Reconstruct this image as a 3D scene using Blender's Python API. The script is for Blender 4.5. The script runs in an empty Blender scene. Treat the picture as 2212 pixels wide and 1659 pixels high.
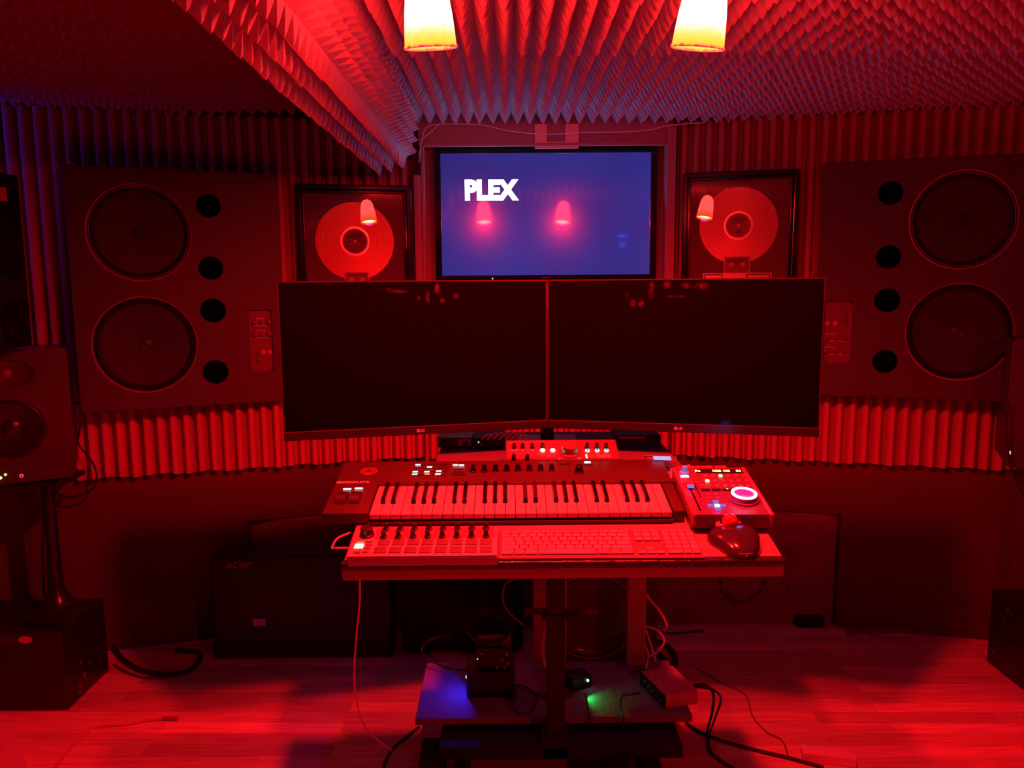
import bpy, bmesh, math, random
from mathutils import Vector, Matrix, Euler
R = math.radians
random.seed(7)
sc = bpy.context.scene
COL = sc.collection

# ------------------------------------------------------------------ camera, exposure, world, lights
F = 1660.0
PITCH, YAW, ROLL = R(7.5), R(0.38), R(0.4)
CAM = Vector((0, 0, 1.5))
fwd = Vector((math.sin(YAW)*math.cos(PITCH), math.cos(YAW)*math.cos(PITCH), -math.sin(PITCH)))
rt0 = Vector((math.cos(YAW), -math.sin(YAW), 0)); up0 = rt0.cross(fwd)
rt = rt0*math.cos(ROLL) - up0*math.sin(ROLL)
up = up0*math.cos(ROLL) + rt0*math.sin(ROLL)
cd = bpy.data.cameras.new('camera'); cam = bpy.data.objects.new('camera', cd); COL.objects.link(cam)
cd.sensor_width = 36.0; cd.lens = F/2212*36; cd.clip_start = .02; cd.clip_end = 50
cam.matrix_world = Matrix(((rt.x, up.x, -fwd.x, CAM.x), (rt.y, up.y, -fwd.y, CAM.y), (rt.z, up.z, -fwd.z, CAM.z), (0, 0, 0, 1)))
sc.camera = cam
sc.view_settings.view_transform = 'Standard'; sc.view_settings.look = 'None'
sc.view_settings.exposure = 0.0; sc.view_settings.gamma = 1.0
w = bpy.data.worlds.new('night'); sc.world = w; w.use_nodes = True
w.node_tree.nodes['Background'].inputs[0].default_value = (0.3, 0.02, 0.04, 1)
w.node_tree.nodes['Background'].inputs[1].default_value = 0.0

def light(name, kind, loc, col, power, size=.02, aim=None, cone=120, blend=.3, sx=None):
    l = bpy.data.lights.new(name, kind); l.color = col; l.energy = power
    if kind == 'AREA':
        l.shape = 'RECTANGLE'; l.size = sx[0]; l.size_y = sx[1]
    else:
        l.shadow_soft_size = size
    if kind == 'SPOT': l.spot_size = R(cone); l.spot_blend = blend
    o = bpy.data.objects.new(name, l); COL.objects.link(o); o.location = loc
    if aim is not None: o.rotation_euler = Vector(aim).to_track_quat('-Z', 'Y').to_euler()
    return o

RED = (1.0, .0006, .009)
WARM = (1.0, .055, .035)
LAMPS = [((-.141, 1.55, 1.947), Vector((.045, math.sin(R(12)), -math.cos(R(12))))),
         ((.372, 1.55, 1.944), Vector((-.085, math.sin(R(12)), -math.cos(R(12)))))]
P_SPOT, P_WARM = 142, 5
for i, (lp, ax) in enumerate(LAMPS):
    ax.normalize()
    lp = Vector(lp)
    light('lamp_downlight', 'SPOT', lp - ax*.012, RED, P_SPOT, .03, ax, 165, .75)
    light('lamp_core_light', 'SPOT', lp - ax*.010, WARM, P_WARM, .012, ax + Vector((.0, -.1, 0)), 75, .8)
light('rear_fill_downlight', 'SPOT', (1.78, -.78, 1.94), RED, 120, .02, (-.3, .85, -.5), 165, .75)  # added fill from behind the camera for the lower walls and floor
light('screen_glow', 'AREA', (.17, 3.30, 1.80), (.42, .36, 1.0), 1.9, aim=(0, -1, .9), sx=(.85, .48))
light('blue_corner_light', 'POINT', (-2.10, 2.70, 2.0), (.04, .05, 1.0), 2.6, .02)
light('blue_room_light', 'SPOT', (1.15, -1.0, 2.0), (.05, .08, 1.0), .3, .03, (-.2, 3.3, -.6), 80, .6)

# ------------------------------------------------------------------ pixel helpers (photograph frame 2212 x 1659)
def ray(x, y): return fwd*F + rt*(x-1106) - up*(y-829.5)
def hit(x, y, pt, n):
    d = ray(x, y); pt = Vector(pt); n = Vector(n)
    return CAM + d*((pt-CAM).dot(n)/d.dot(n))
def HY(x, y, yy): return hit(x, y, (0, yy, 0), (0, 1, 0))
def HZ(x, y, zz): return hit(x, y, (0, 0, zz), (0, 0, 1))

# ------------------------------------------------------------------ materials
MATS = {}
def M(name, col=(.5, .5, .5), rough=.6, metal=0, spec=.5, emit=None, es=0, noise=0, scale=20, bump=0, bscale=60, coat=0, rn=0):
    if name in MATS: return MATS[name]
    m = bpy.data.materials.new(name); m.use_nodes = True; nt = m.node_tree; b = nt.nodes['Principled BSDF']
    b.inputs['Base Color'].default_value = (*col, 1); b.inputs['Roughness'].default_value = rough
    b.inputs['Metallic'].default_value = metal; b.inputs['Specular IOR Level'].default_value = spec
    b.inputs['Coat Weight'].default_value = coat; b.inputs['Coat Roughness'].default_value = .05
    if emit:
        b.inputs['Emission Color'].default_value = (*emit, 1); b.inputs['Emission Strength'].default_value = es
    tc = nt.nodes.new('ShaderNodeTexCoord')
    if noise or rn:
        n = nt.nodes.new('ShaderNodeTexNoise'); n.inputs['Scale'].default_value = scale; n.inputs['Detail'].default_value = 5
        nt.links.new(tc.outputs['Object'], n.inputs['Vector'])
        if noise:
            mx = nt.nodes.new('ShaderNodeMixRGB'); nt.links.new(n.outputs['Fac'], mx.inputs[0])
            mx.inputs[1].default_value = (*[c*(1-noise) for c in col], 1); mx.inputs[2].default_value = (*[min(1, c*(1+noise)) for c in col], 1)
            nt.links.new(mx.outputs[0], b.inputs['Base Color'])
        if rn:
            mr = nt.nodes.new('ShaderNodeMapRange'); nt.links.new(n.outputs['Fac'], mr.inputs[0])
            mr.inputs[3].default_value = max(0, rough-rn); mr.inputs[4].default_value = min(1, rough+rn)
            nt.links.new(mr.outputs[0], b.inputs['Roughness'])
    if bump:
        n2 = nt.nodes.new('ShaderNodeTexNoise'); n2.inputs['Scale'].default_value = bscale; n2.inputs['Detail'].default_value = 6
        nt.links.new(tc.outputs['Object'], n2.inputs['Vector'])
        bp = nt.nodes.new('ShaderNodeBump'); bp.inputs['Strength'].default_value = bump; bp.inputs['Distance'].default_value = .01
        nt.links.new(n2.outputs['Fac'], bp.inputs['Height']); nt.links.new(bp.outputs[0], b.inputs['Normal'])
    MATS[name] = m; return m

foam = M('foam', (.52, .40, .50), .95, noise=.08, scale=9, bump=.15, bscale=200, spec=.1)
foam_shaded = M('foam_shaded', (.30, .10, .14), .95, noise=.1, scale=9, bump=.15, bscale=200, spec=.1)  # same foam, darkened for the shade the beam casts on the left ceiling
foam_wall = M('foam_wall', (.46, .15, .18), .95, noise=.1, scale=7, bump=.15, bscale=160, spec=.1)
plaster = M('plaster', (.11, .035, .035), .9, noise=.12, scale=3, bump=.2, bscale=40, spec=.2)
paint_dark = M('paint_dark', (.40, .22, .24), .7, noise=.1, scale=4, bump=.1)
black = M('black_plastic', (.012, .012, .013), .45, noise=.2, scale=30)
black_gloss = M('black_gloss', (.008, .008, .009), .08, noise=.1, scale=10)
black_matte = M('black_matte', (.02, .017, .017), .75, noise=.25, scale=14, bump=.1)
void = M('void', (.002, .002, .002), 1, spec=0, noise=.1)
cab_paint = M('cabinet_paint', (.05, .022, .035), .55, noise=.1, scale=6, bump=.08, bscale=150)
cone_mat = M('speaker_cone', (.014, .008, .01), .55, noise=.2, scale=12, bump=.08)
rim_metal = M('rim_metal', (.30, .13, .18), .35, metal=.5, noise=.1)
plate_mat = M('plate', (.13, .05, .09), .5, noise=.1, scale=20)
plate_dark = M('plate_dark', (.1, .06, .07), .5, noise=.1, scale=20)
line_white = M('print_white', (.85, .8, .82), .5, noise=.05)
wire_white = M('wire_white', (.75, .55, .62), .45, noise=.05)
wire_black = M('wire_black', (.02, .02, .02), .45, noise=.1)
white_pl = M('white_plastic', (.50, .36, .42), .35, noise=.04, scale=15)
key_white = M('piano_white', (.55, .42, .42), .22, noise=.03, scale=30)
key_black = M('piano_black', (.006, .005, .005), .25, noise=.1)
body_dark = M('controller_body', (.045, .012, .014), .45, noise=.06, scale=12)
alu = M('aluminium', (.20, .12, .15), .38, metal=.35, noise=.04, scale=30)
pad_grey = M('pad_rubber', (.10, .05, .06), .6, noise=.06)
knob_dark = M('knob_dark', (.02, .01, .011), .4, noise=.15)
knob_black = M('knob_black', (.006, .004, .004), .3, noise=.15)
silver = M('silver', (.6, .55, .57), .25, metal=1, noise=.05)
wood_post = M('post_wood', (.33, .13, .12), .6, noise=.25, scale=8)
gloss_red = M('ball_red', (.55, .05, .05), .05, coat=1, noise=.1)

def emis(name, col, s, base=(.02, .02, .02)): return M(name, base, .4, emit=col, es=s, noise=.05)
e_white = emis('led_white', (.8, .95, 1), 3.2)
e_green = emis('led_green', (.2, 1, .45), 2.5)
e_mint = emis('led_mint', (.25, 1, .75), 1.8)
e_yellow = emis('led_yellow', (1, .85, .3), 3.5)
e_orange = emis('led_orange', (1, .28, .05), 2)
e_blue = emis('led_blue', (.1, .12, 1), 1.6)
e_blue2 = emis('led_blue_bright', (.35, .45, 1), 9)
e_redled = emis('led_red', (1, .05, .08), 1.6)
e_lilac = emis('led_lilac', (.3, .25, 1), .55)
e_pale = emis('lcd_pale', (.35, .5, .95), 1.0)

def wood_floor():
    m = bpy.data.materials.new('laminate_floor'); m.use_nodes = True; nt = m.node_tree; b = nt.nodes['Principled BSDF']
    tc = nt.nodes.new('ShaderNodeTexCoord'); br = nt.nodes.new('ShaderNodeTexBrick')
    mp = nt.nodes.new('ShaderNodeMapping'); mp.inputs['Rotation'].default_value = (0, 0, R(1.2))
    nt.links.new(tc.outputs['Object'], mp.inputs[0]); nt.links.new(mp.outputs[0], br.inputs['Vector'])
    br.inputs['Scale'].default_value = 1; br.inputs['Brick Width'].default_value = .62; br.inputs['Row Height'].default_value = .065
    br.inputs['Mortar Size'].default_value = .0006; br.inputs['Mortar Smooth'].default_value = .2; br.offset = .37
    br.inputs['Color1'].default_value = (.88, .5, .45, 1); br.inputs['Color2'].default_value = (.52, .30, .27, 1); br.inputs['Mortar'].default_value = (.28, .2, .18, 1)
    m2 = nt.nodes.new('ShaderNodeMapping'); m2.inputs['Scale'].default_value = (1.6, 26, 1); nt.links.new(tc.outputs['Object'], m2.inputs[0])
    n = nt.nodes.new('ShaderNodeTexNoise'); n.inputs['Scale'].default_value = 3; n.inputs['Detail'].default_value = 8; n.inputs['Distortion'].default_value = .6
    nt.links.new(m2.outputs[0], n.inputs['Vector'])
    mr = nt.nodes.new('ShaderNodeMapRange'); nt.links.new(n.outputs['Fac'], mr.inputs[0]); mr.inputs[1].default_value = .3; mr.inputs[2].default_value = .7; mr.inputs[3].default_value = .72; mr.inputs[4].default_value = 1.12
    mx = nt.nodes.new('ShaderNodeMixRGB'); mx.blend_type = 'MULTIPLY'; mx.inputs[0].default_value = 1
    nt.links.new(br.outputs['Color'], mx.inputs[1]); nt.links.new(mr.outputs[0], mx.inputs[2]); nt.links.new(mx.outputs[0], b.inputs['Base Color'])
    b.inputs['Roughness'].default_value = .42; b.inputs['Specular IOR Level'].default_value = .35
    return m
floor_mat = wood_floor()

def rough_stone():
    m = M('rough_plaster', (.26, .12, .15), .7, noise=.75, scale=7, bump=1.0, bscale=24, spec=.5)
    return m
stone = rough_stone()

def glass_pane():
    m = bpy.data.materials.new('picture_glass'); m.use_nodes = True; nt = m.node_tree; nt.nodes.clear()
    o = nt.nodes.new('ShaderNodeOutputMaterial'); t = nt.nodes.new('ShaderNodeBsdfTransparent'); g = nt.nodes.new('ShaderNodeBsdfGlossy')
    g.inputs['Roughness'].default_value = .01
    fr = nt.nodes.new('ShaderNodeFresnel'); fr.inputs['IOR'].default_value = 1.6
    n = nt.nodes.new('ShaderNodeTexNoise'); n.inputs['Scale'].default_value = 6
    t.inputs[0].default_value = (.97, .95, .95, 1)
    ml = nt.nodes.new('ShaderNodeMath'); ml.operation = 'MULTIPLY_ADD'; ml.inputs[1].default_value = .01; nt.links.new(n.outputs['Fac'], ml.inputs[0]); nt.links.new(fr.outputs[0], ml.inputs[2])
    mx = nt.nodes.new('ShaderNodeMixShader'); nt.links.new(ml.outputs[0], mx.inputs[0]); nt.links.new(t.outputs[0], mx.inputs[1]); nt.links.new(g.outputs[0], mx.inputs[2])
    nt.links.new(mx.outputs[0], o.inputs[0]); return m
glass = glass_pane()

def record_mat(name, col):
    m = bpy.data.materials.new(name); m.use_nodes = True; nt = m.node_tree; b = nt.nodes['Principled BSDF']
    tc = nt.nodes.new('ShaderNodeTexCoord'); sx = nt.nodes.new('ShaderNodeVectorMath'); sx.operation = 'LENGTH'
    nt.links.new(tc.outputs['Object'], sx.inputs[0])
    wv = nt.nodes.new('ShaderNodeTexNoise'); wv.noise_dimensions = '1D'; wv.inputs['Scale'].default_value = 190; wv.inputs['Detail'].default_value = 4
    nt.links.new(sx.outputs['Value'], wv.inputs['W'])
    mr = nt.nodes.new('ShaderNodeMapRange'); nt.links.new(wv.outputs['Fac'], mr.inputs[0]); mr.inputs[1].default_value = .3; mr.inputs[2].default_value = .7; mr.inputs[3].default_value = .78; mr.inputs[4].default_value = 1
    mx = nt.nodes.new('ShaderNodeMixRGB'); mx.blend_type = 'MULTIPLY'; mx.inputs[0].default_value = 1; mx.inputs[1].default_value = (*col, 1)
    nt.links.new(mr.outputs[0], mx.inputs[2]); nt.links.new(mx.outputs[0], b.inputs['Base Color'])
    b.inputs['Metallic'].default_value = .5; b.inputs['Roughness'].default_value = .5
    b.inputs['Anisotropic'].default_value = .85
    tg = nt.nodes.new('ShaderNodeTangent'); tg.direction_type = 'RADIAL'; tg.axis = 'Y'; nt.links.new(tg.outputs[0], b.inputs['Tangent'])
    bp = nt.nodes.new('ShaderNodeBump'); bp.inputs['Strength'].default_value = .25; bp.inputs['Distance'].default_value = .002
    nt.links.new(wv.outputs['Fac'], bp.inputs['Height']); nt.links.new(bp.outputs[0], b.inputs['Normal'])
    return m
rec_gold = record_mat('record_gold', (.95, .42, .3))
rec_silver = record_mat('record_silver', (1, .45, .5))

def shade_mat():
    m = bpy.data.materials.new('lamp_glass'); m.use_nodes = True; nt = m.node_tree; b = nt.nodes['Principled BSDF']
    b.inputs['Base Color'].default_value = (.5, .05, .05, 1); b.inputs['Roughness'].default_value = .2
    tc = nt.nodes.new('ShaderNodeTexCoord'); sp = nt.nodes.new('ShaderNodeSeparateXYZ'); nt.links.new(tc.outputs['Object'], sp.inputs[0])
    n = nt.nodes.new('ShaderNodeTexNoise'); n.inputs['Scale'].default_value = 90; nt.links.new(tc.outputs['Object'], n.inputs['Vector'])
    ad = nt.nodes.new('ShaderNodeMath'); ad.operation = 'MULTIPLY_ADD'; ad.inputs[1].default_value = .012
    nt.links.new(n.outputs['Fac'], ad.inputs[0]); nt.links.new(sp.outputs['Z'], ad.inputs[2])
    cr = nt.nodes.new('ShaderNodeValToRGB'); mr = nt.nodes.new('ShaderNodeMapRange'); mr.inputs[1].default_value = .0; mr.inputs[2].default_value = .14
    nt.links.new(ad.outputs[0], mr.inputs[0]); nt.links.new(mr.outputs[0], cr.inputs[0])
    e = cr.color_ramp.elements
    e[0].position = 0; e[0].color = (.014, .0001, .001, 1)
    e[1].position = 1; e[1].color = (1, .019, .018, 1)
    for pos, c in ((.050, (.02, .0002, .0014, 1)), (.085, (1, .0115, .0007, 1)), (.20, (1, .0142, .0027, 1)), (.36, (1, .019, .018, 1))):
        x = e.new(pos); x.color = c
    nt.links.new(cr.outputs[0], b.inputs['Emission Color']); b.inputs['Emission Strength'].default_value = 62
    return m
shade_m = shade_mat()
bulb_m = emis('bulb_glow', (1, .30, .05), 16, (.8, .8, .8))
inner_m = emis('shade_inside', (1, .36, .05), 22, (.8, .6, .4))

# ------------------------------------------------------------------ mesh helpers
def link(o, parent=None):
    COL.objects.link(o)
    if parent is not None: o.parent = parent
    return o
def tag(o, label=None, cat=None, group=None, kind=None):
    if label: o['label'] = label
    if cat: o['category'] = cat
    if group: o['group'] = group
    if kind: o['kind'] = kind
    return o
def thing(name, label, cat, loc=(0, 0, 0), rot=(0, 0, 0), group=None):
    o = bpy.data.objects.new(name, None); o.empty_display_size = .05; link(o); o.location = loc
    if isinstance(rot, Matrix): o.rotation_euler = rot.to_euler()
    else: o.rotation_euler = rot
    return tag(o, label, cat, group)

class B:
    def __init__(s): s.b = bmesh.new()
    def _add(s, ret, mt): bmesh.ops.transform(s.b, matrix=mt, verts=ret['verts']); return ret['verts']
    def box(s, x0, x1, y0, y1, z0, z1, bev=0, rot=None, seg=2):
        r = bmesh.ops.create_cube(s.b, size=1)
        vs = r['verts']
        bmesh.ops.transform(s.b, matrix=Matrix.Translation(((x0+x1)/2, (y0+y1)/2, (z0+z1)/2)) @ (rot or Matrix()) @ Matrix.Diagonal((abs(x1-x0), abs(y1-y0), abs(z1-z0), 1)), verts=vs)
        if bev:
            es = list({e for v in vs for e in v.link_edges})
            bmesh.ops.bevel(s.b, geom=es, offset=bev, segments=seg, affect='EDGES', profile=.6)
        return s
    def prism(s, pts, z0, z1, mt=None):
        n = len(pts)
        lo = [s.b.verts.new((p[0], p[1], z0)) for p in pts]; hi = [s.b.verts.new((p[0], p[1], z1)) for p in pts]
        s.b.faces.new(lo[::-1]); s.b.faces.new(hi)
        for i in range(n): s.b.faces.new((lo[i], lo[(i+1) % n], hi[(i+1) % n], hi[i]))
        if mt is not None: bmesh.ops.transform(s.b, matrix=mt, verts=lo+hi)
        return s
    def lathe(s, prof, mt=None, seg=32, close=False):
        rings = []
        for r, z in prof:
            if r < 1e-6: rings.append([s.b.verts.new((0, 0, z))])
            else: rings.append([s.b.verts.new((r*math.cos(2*math.pi*i/seg), r*math.sin(2*math.pi*i/seg), z)) for i in range(seg)])
        for a, c in zip(rings, rings[1:]):
            for i in range(seg):
                j = (i+1) % seg
                if len(a) == 1 and len(c) == 1: continue
                if len(a) == 1: s.b.faces.new((a[0], c[i], c[j]))
                elif len(c) == 1: s.b.faces.new((a[i], a[j], c[0]))
                else: s.b.faces.new((a[i], a[j], c[j], c[i]))
        if mt is not None: bmesh.ops.transform(s.b, matrix=mt, verts=[v for r in rings for v in r])
        return s
    def cyl(s, r, z0, z1, mt=None, seg=24, r2=None, bev=0):
        r2 = r if r2 is None else r2
        if bev: return s.lathe([(0, z0), (r, z0), (r2, z1-bev), (r2-bev, z1), (0, z1)], mt, seg)
        return s.lathe([(0, z0), (r, z0), (r2, z1), (0, z1)], mt, seg)
    def tube(s, pts, r, seg=8, smooth=6):
        P = [Vector(p) for p in pts]
        if smooth and len(P) > 2:
            Q = [P[0]*2-P[1]] + P + [P[-1]*2-P[-2]]; out = []
            for i in range(1, len(Q)-2):
                for k in range(smooth):
                    t = k/smooth; a, b_, c, d = Q[i-1:i+3]
                    out.append(.5*((2*b_)+(-a+c)*t+(2*a-5*b_+4*c-d)*t*t+(-a+3*b_-3*c+d)*t**3))
            out.append(P[-1]); P = out
        rings = []; prev = Vector((.13, .31, .94))
        for i, p in enumerate(P):
            t = (P[min(i+1, len(P)-1)]-P[max(i-1, 0)]).normalized()
            n = prev - t*prev.dot(t)
            if n.length < 1e-4: n = t.orthogonal()
            n.normalize(); prev = n; bi = t.cross(n)
            rings.append([s.b.verts.new(p + (n*math.cos(2*math.pi*k/seg)+bi*math.sin(2*math.pi*k/seg))*r) for k in range(seg)])
        for a, c in zip(rings, rings[1:]):
            for i in range(seg): s.b.faces.new((a[i], a[(i+1) % seg], c[(i+1) % seg], c[i]))
        s.b.faces.new(rings[0][::-1]); s.b.faces.new(rings[-1])
        return s
    def done(s, name, mat, parent=None, smooth=None, loc=None):
        bmesh.ops.recalc_face_normals(s.b, faces=s.b.faces)
        me = bpy.data.meshes.new(name); s.b.to_mesh(me); s.b.free()
        me.materials.append(mat)
        if smooth is not None:
            me.polygons.foreach_set('use_smooth', [True]*len(me.polygons))
            try: me.set_sharp_from_angle(angle=R(smooth))
            except Exception: pass
        o = bpy.data.objects.new(name, me); link(o, parent)
        if loc is not None: o.location = loc
        return o
def mesh_obj(name, verts, faces, mat, parent=None):
    me = bpy.data.meshes.new(name); me.from_pydata(verts, [], faces); me.update(); me.materials.append(mat)
    return link(bpy.data.objects.new(name, me), parent)

def curve_mesh(cu, name, mat, parent, mt):
    o = bpy.data.objects.new(name, cu); COL.objects.link(o)
    bpy.context.view_layer.update()
    me = bpy.data.meshes.new_from_object(o.evaluated_get(bpy.context.evaluated_depsgraph_get()))
    bpy.data.objects.remove(o); me.name = name
    me.transform(mt); me.materials.clear(); me.materials.append(mat)
    return link(bpy.data.objects.new(name, me), parent)
def text(s, name, mat, parent, mt, size=.02, bold=0, ext=.0004, xs=1, align='CENTER', shear=0):
    cu = bpy.data.curves.new(name, 'FONT'); cu.body = s; cu.size = size; cu.extrude = ext; cu.offset = bold; cu.align_x = align; cu.align_y = 'CENTER'; cu.shear = shear
    cu.resolution_u = 4
    return curve_mesh(cu, name, mat, parent, mt @ Matrix.Diagonal((xs, 1, 1, 1)))
def sheet(loops, name, mat, parent, mt, thick=.01, bevel=0):
    """flat board with holes: loops are closed 2-D outlines, the first the outside"""
    cu = bpy.data.curves.new(name, 'CURVE'); cu.dimensions = '2D'; cu.fill_mode = 'BOTH'; cu.extrude = thick/2; cu.bevel_depth = bevel
    for lp in loops:
        sp = cu.splines.new('POLY'); sp.points.add(len(lp)-1)
        for i, p in enumerate(lp): sp.points[i].co = (p[0], p[1], 0, 1)
        sp.use_cyclic_u = True
    return curve_mesh(cu, name, mat, parent, mt)
def circ(cx, cy, r, n=48, ry=None): return [(cx+r*math.cos(2*math.pi*i/n), cy+(ry or r)*math.sin(2*math.pi*i/n)) for i in range(n)]
def rrect(x0, x1, y0, y1, r=.003, n=5):
    out = []
    for cx, cy, a in ((x1-r, y1-r, 0), (x0+r, y1-r, 90), (x0+r, y0+r, 180), (x1-r, y0+r, 270)):
        for k in range(n+1):
            t = R(a+90*k/n); out.append((cx+r*math.cos(t), cy+r*math.sin(t)))
    return out
def cp(o, parent=None, loc=None):
    c = o.copy(); link(c, parent)
    if loc is not None: c.location = loc
    return c
XZ = Matrix.Rotation(R(90), 4, 'X')          # xy drawing -> faces -Y, up = Z

# ------------------------------------------------------------------ room
WL0, WR0 = (-.36, 3.32), (.68, 3.32)          # where the angled wings start (foam face)
AL, AR = math.tan(R(15)), math.tan(R(14))
def yl(x): return 3.32 - (WL0[0]-x)*AL         # foam crest line of the left wing
def yr(x): return 3.32 - (x-WR0[0])*AR
FT = .05
def wall(name, segs, mat=plaster):
    b = B()
    for (p0, p1, z0, z1) in segs:
        b.prism([p0, p1, (p1[0], p1[1]+.14), (p0[0], p0[1]+.14)], z0, z1)
    o = b.done(name, mat); return tag(o, kind='structure')
o = B().box(-2.5, 2.5, -1.7, 3.75, -.06, 0).done('floor', floor_mat); tag(o, kind='structure')
o = B().box(-2.5, 2.5, -1.7, 3.75, 2.205, 2.3).done('ceiling', plaster); tag(o, kind='structure')
LX, RX = -1.11, 1.43
HT = .505
wall('wall_left', [((-2.36, yl(-2.36)+FT), (LX, yl(LX)+FT), 0, 2.205), ((LX, yl(LX)+FT), (-.36, 3.37), HT, 2.205)])
wall('wall_right', [((RX, yr(RX)+FT), (2.36, yr(2.36)+FT), 0, 2.205), ((.70, 3.365), (RX, yr(RX)+FT), HT, 2.205)])
o = B().box(-.36, .70, 3.30, 3.46, 2.068, 2.205).box(-.36, .70, 3.32, 3.46, HT, 1.40).box(-.36, .70, 3.40, 3.46, 1.40, 2.068).done('wall_back', paint_dark); tag(o, kind='structure')
o = B().box(-2.5, -2.36, -1.7, 3.2, 0, 2.205).done('wall_west', plaster); tag(o, kind='structure')
o = B().box(2.36, 2.5, -1.7, 3.2, 0, 2.205).done('wall_east', plaster); tag(o, kind='structure')
o = B().box(-2.36, 2.36, -1.7, -1.6, 0, 2.205).done('wall_rear', plaster); tag(o, kind='structure')
# niche edge trims
o = B().box(-.385, -.352, 3.285, 3.32, 1.40, 1.95, .012).box(-.352, -.338, 3.29, 3.33, 1.40, 2.068, .004).done('trim_1', paint_dark, smooth=40); tag(o, kind='structure')
o = B().box(.672, .712, 3.285, 3.345, 1.40, 2.145, .004).done('trim_2', paint_dark); tag(o, kind='structure')
o = B().box(-.338, .672, 3.285, 3.30, 2.062, 2.075, .003).done('trim_3', paint_dark); tag(o, kind='structure')
# hearth opening behind the desk
o = B().box(LX+.003, RX-.003, 3.215, 3.24, 0.001, HT-.004).box(-.9, 1.2, 3.24, 3.33, HT-.03, HT-.004).done('hearth_board', stone)
tag(o, 'rough crumbling board closing the low fireplace opening behind the desk', 'board')
# torn plaster lumps on the board
b = B()
for i in range(90):
    x = random.uniform(.45, 1.35); z = random.uniform(.02, .46); r = random.uniform(.008, .035)
    b.lathe([(0, -.006), (r, -.004), (r*.6, .004), (0, .007)], Matrix.Translation((x, 3.213, z)) @ Matrix.Rotation(R(90), 4, 'X') @ Matrix.Rotation(random.random()*3, 4, 'Z') @ Matrix.Diagonal((1.3, .7, 1, 1)), 7)
tag(b.done('plaster_crumbs', stone, o), kind='stuff')

# ------------------------------------------------------------------ foam
def wedge_sheet(name, p0, p1, z0, z1, mat, label, pitch=.05, amp=.045, base=.006, group=None):
    """vertical wedges along the line p0 -> p1 (foam crest line), backs towards +y"""
    p0 = Vector((*p0, 0)); p1 = Vector((*p1, 0)); d = (p1-p0); L = d.length; d.normalize()
    n = Vector((d.y, -d.x, 0)); n = n if n.y < 0 else -n
    N = max(1, round(L/pitch)); pt = L/N; prof = []
    for i in range(N):
        for f, h in ((0, 0), (.16, .0), (.30, .75), (.40, .96), (.55, 1), (.70, .96), (.80, .75), (.96, 0)):
            prof.append((i+f, h*(1+.05*math.sin(i*2.3))))
    prof.append((N, 0))
    vs = []; fs = []; zs = [z0, z1]
    for z in zs:
        for s_, h in prof:
            w_ = .004*math.sin(s_*1.7)*(1 if z == z0 else .3)
            q = p0 + d*(s_*pt) - n*(amp*(1-h)); vs.append((q.x, q.y, z+w_+(.006*h if z == z0 else 0)))
    m = len(prof)
    for i in range(m-1): fs.append((i, i+1, m+i+1, m+i))
    for z in zs:
        for s_, h in prof:
            q = p0 + d*(s_*pt) - n*(amp+base*.6); vs.append((q.x, q.y, z))
    for i in range(m-1):
        fs.append((i+1, i, 2*m+i, 2*m+i+1)); fs.append((m+i, m+i+1, 3*m+i+1, 3*m+i))
    fs.append((0, m, 3*m, 2*m)); fs.append((m-1, 3*m-1, 4*m-1, 2*m-1))
    o = mesh_obj(name, vs, fs, mat); return tag(o, label, 'acoustic foam', group)
def pyr_sheet(name, O, U, V, nu, nv, pitch, H, mat, label, jit=.003, group=None, vp=None):
    """pyramid foam; O corner, U/V unit directions, pyramids point along U x V"""
    U = Vector(U).normalized(); V = Vector(V).normalized(); N = U.cross(V).normalized(); O = Vector(O); vp = vp or pitch
    vs = []; fs = []
    rnd = random.Random(len(name)*nu)
    for j in range(nv+1):
        for i in range(nu+1):
            vs.append(O+U*(i*pitch)+V*(j*vp)+N*rnd.uniform(0, jit*.6))
    base = len(vs)
    T_ = .16
    for j in range(nv):
        for i in range(nu):
            c = O+U*((i+.5)*pitch+rnd.uniform(-jit, jit))+V*((j+.5)*vp+rnd.uniform(-jit, jit))
            h = H*rnd.uniform(.94, 1.03)
            k = len(vs); e = .1
            for a, b_ in ((-e, -e), (e, -e), (e, e), (-e, e)):
                vs.append(c+U*(a*pitch)+V*(b_*vp)+N*h*.86)
            vs.append(c+N*h)
            q = (j*(nu+1)+i, j*(nu+1)+i+1, (j+1)*(nu+1)+i+1, (j+1)*(nu+1)+i)
            for t in range(4):
                fs.append((q[t], q[(t+1) % 4], k+(t+1) % 4, k+t)); fs.append((k+t, k+(t+1) % 4, k+4))
    # thin back and edges
    c0 = len(vs)
    cor = [O, O+U*nu*pitch, O+U*nu*pitch+V*nv*vp, O+V*nv*vp]
    for c in cor: vs.append(c - N*.003)
    fs.append((c0+3, c0+2, c0+1, c0))
    edge = [[i for i in range(nu+1)], [nu+j*(nu+1) for j in range(nv+1)], [nv*(nu+1)+nu-i for i in range(nu+1)], [(nv-j)*(nu+1) for j in range(nv+1)]]
    for t in range(4): fs.append(tuple(edge[t][::-1])+(c0+t, c0+(t+1) % 4))
    o = mesh_obj(name, [tuple(v) for v in vs], fs, mat)
    return tag(o, label, 'acoustic foam', group)

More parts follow.
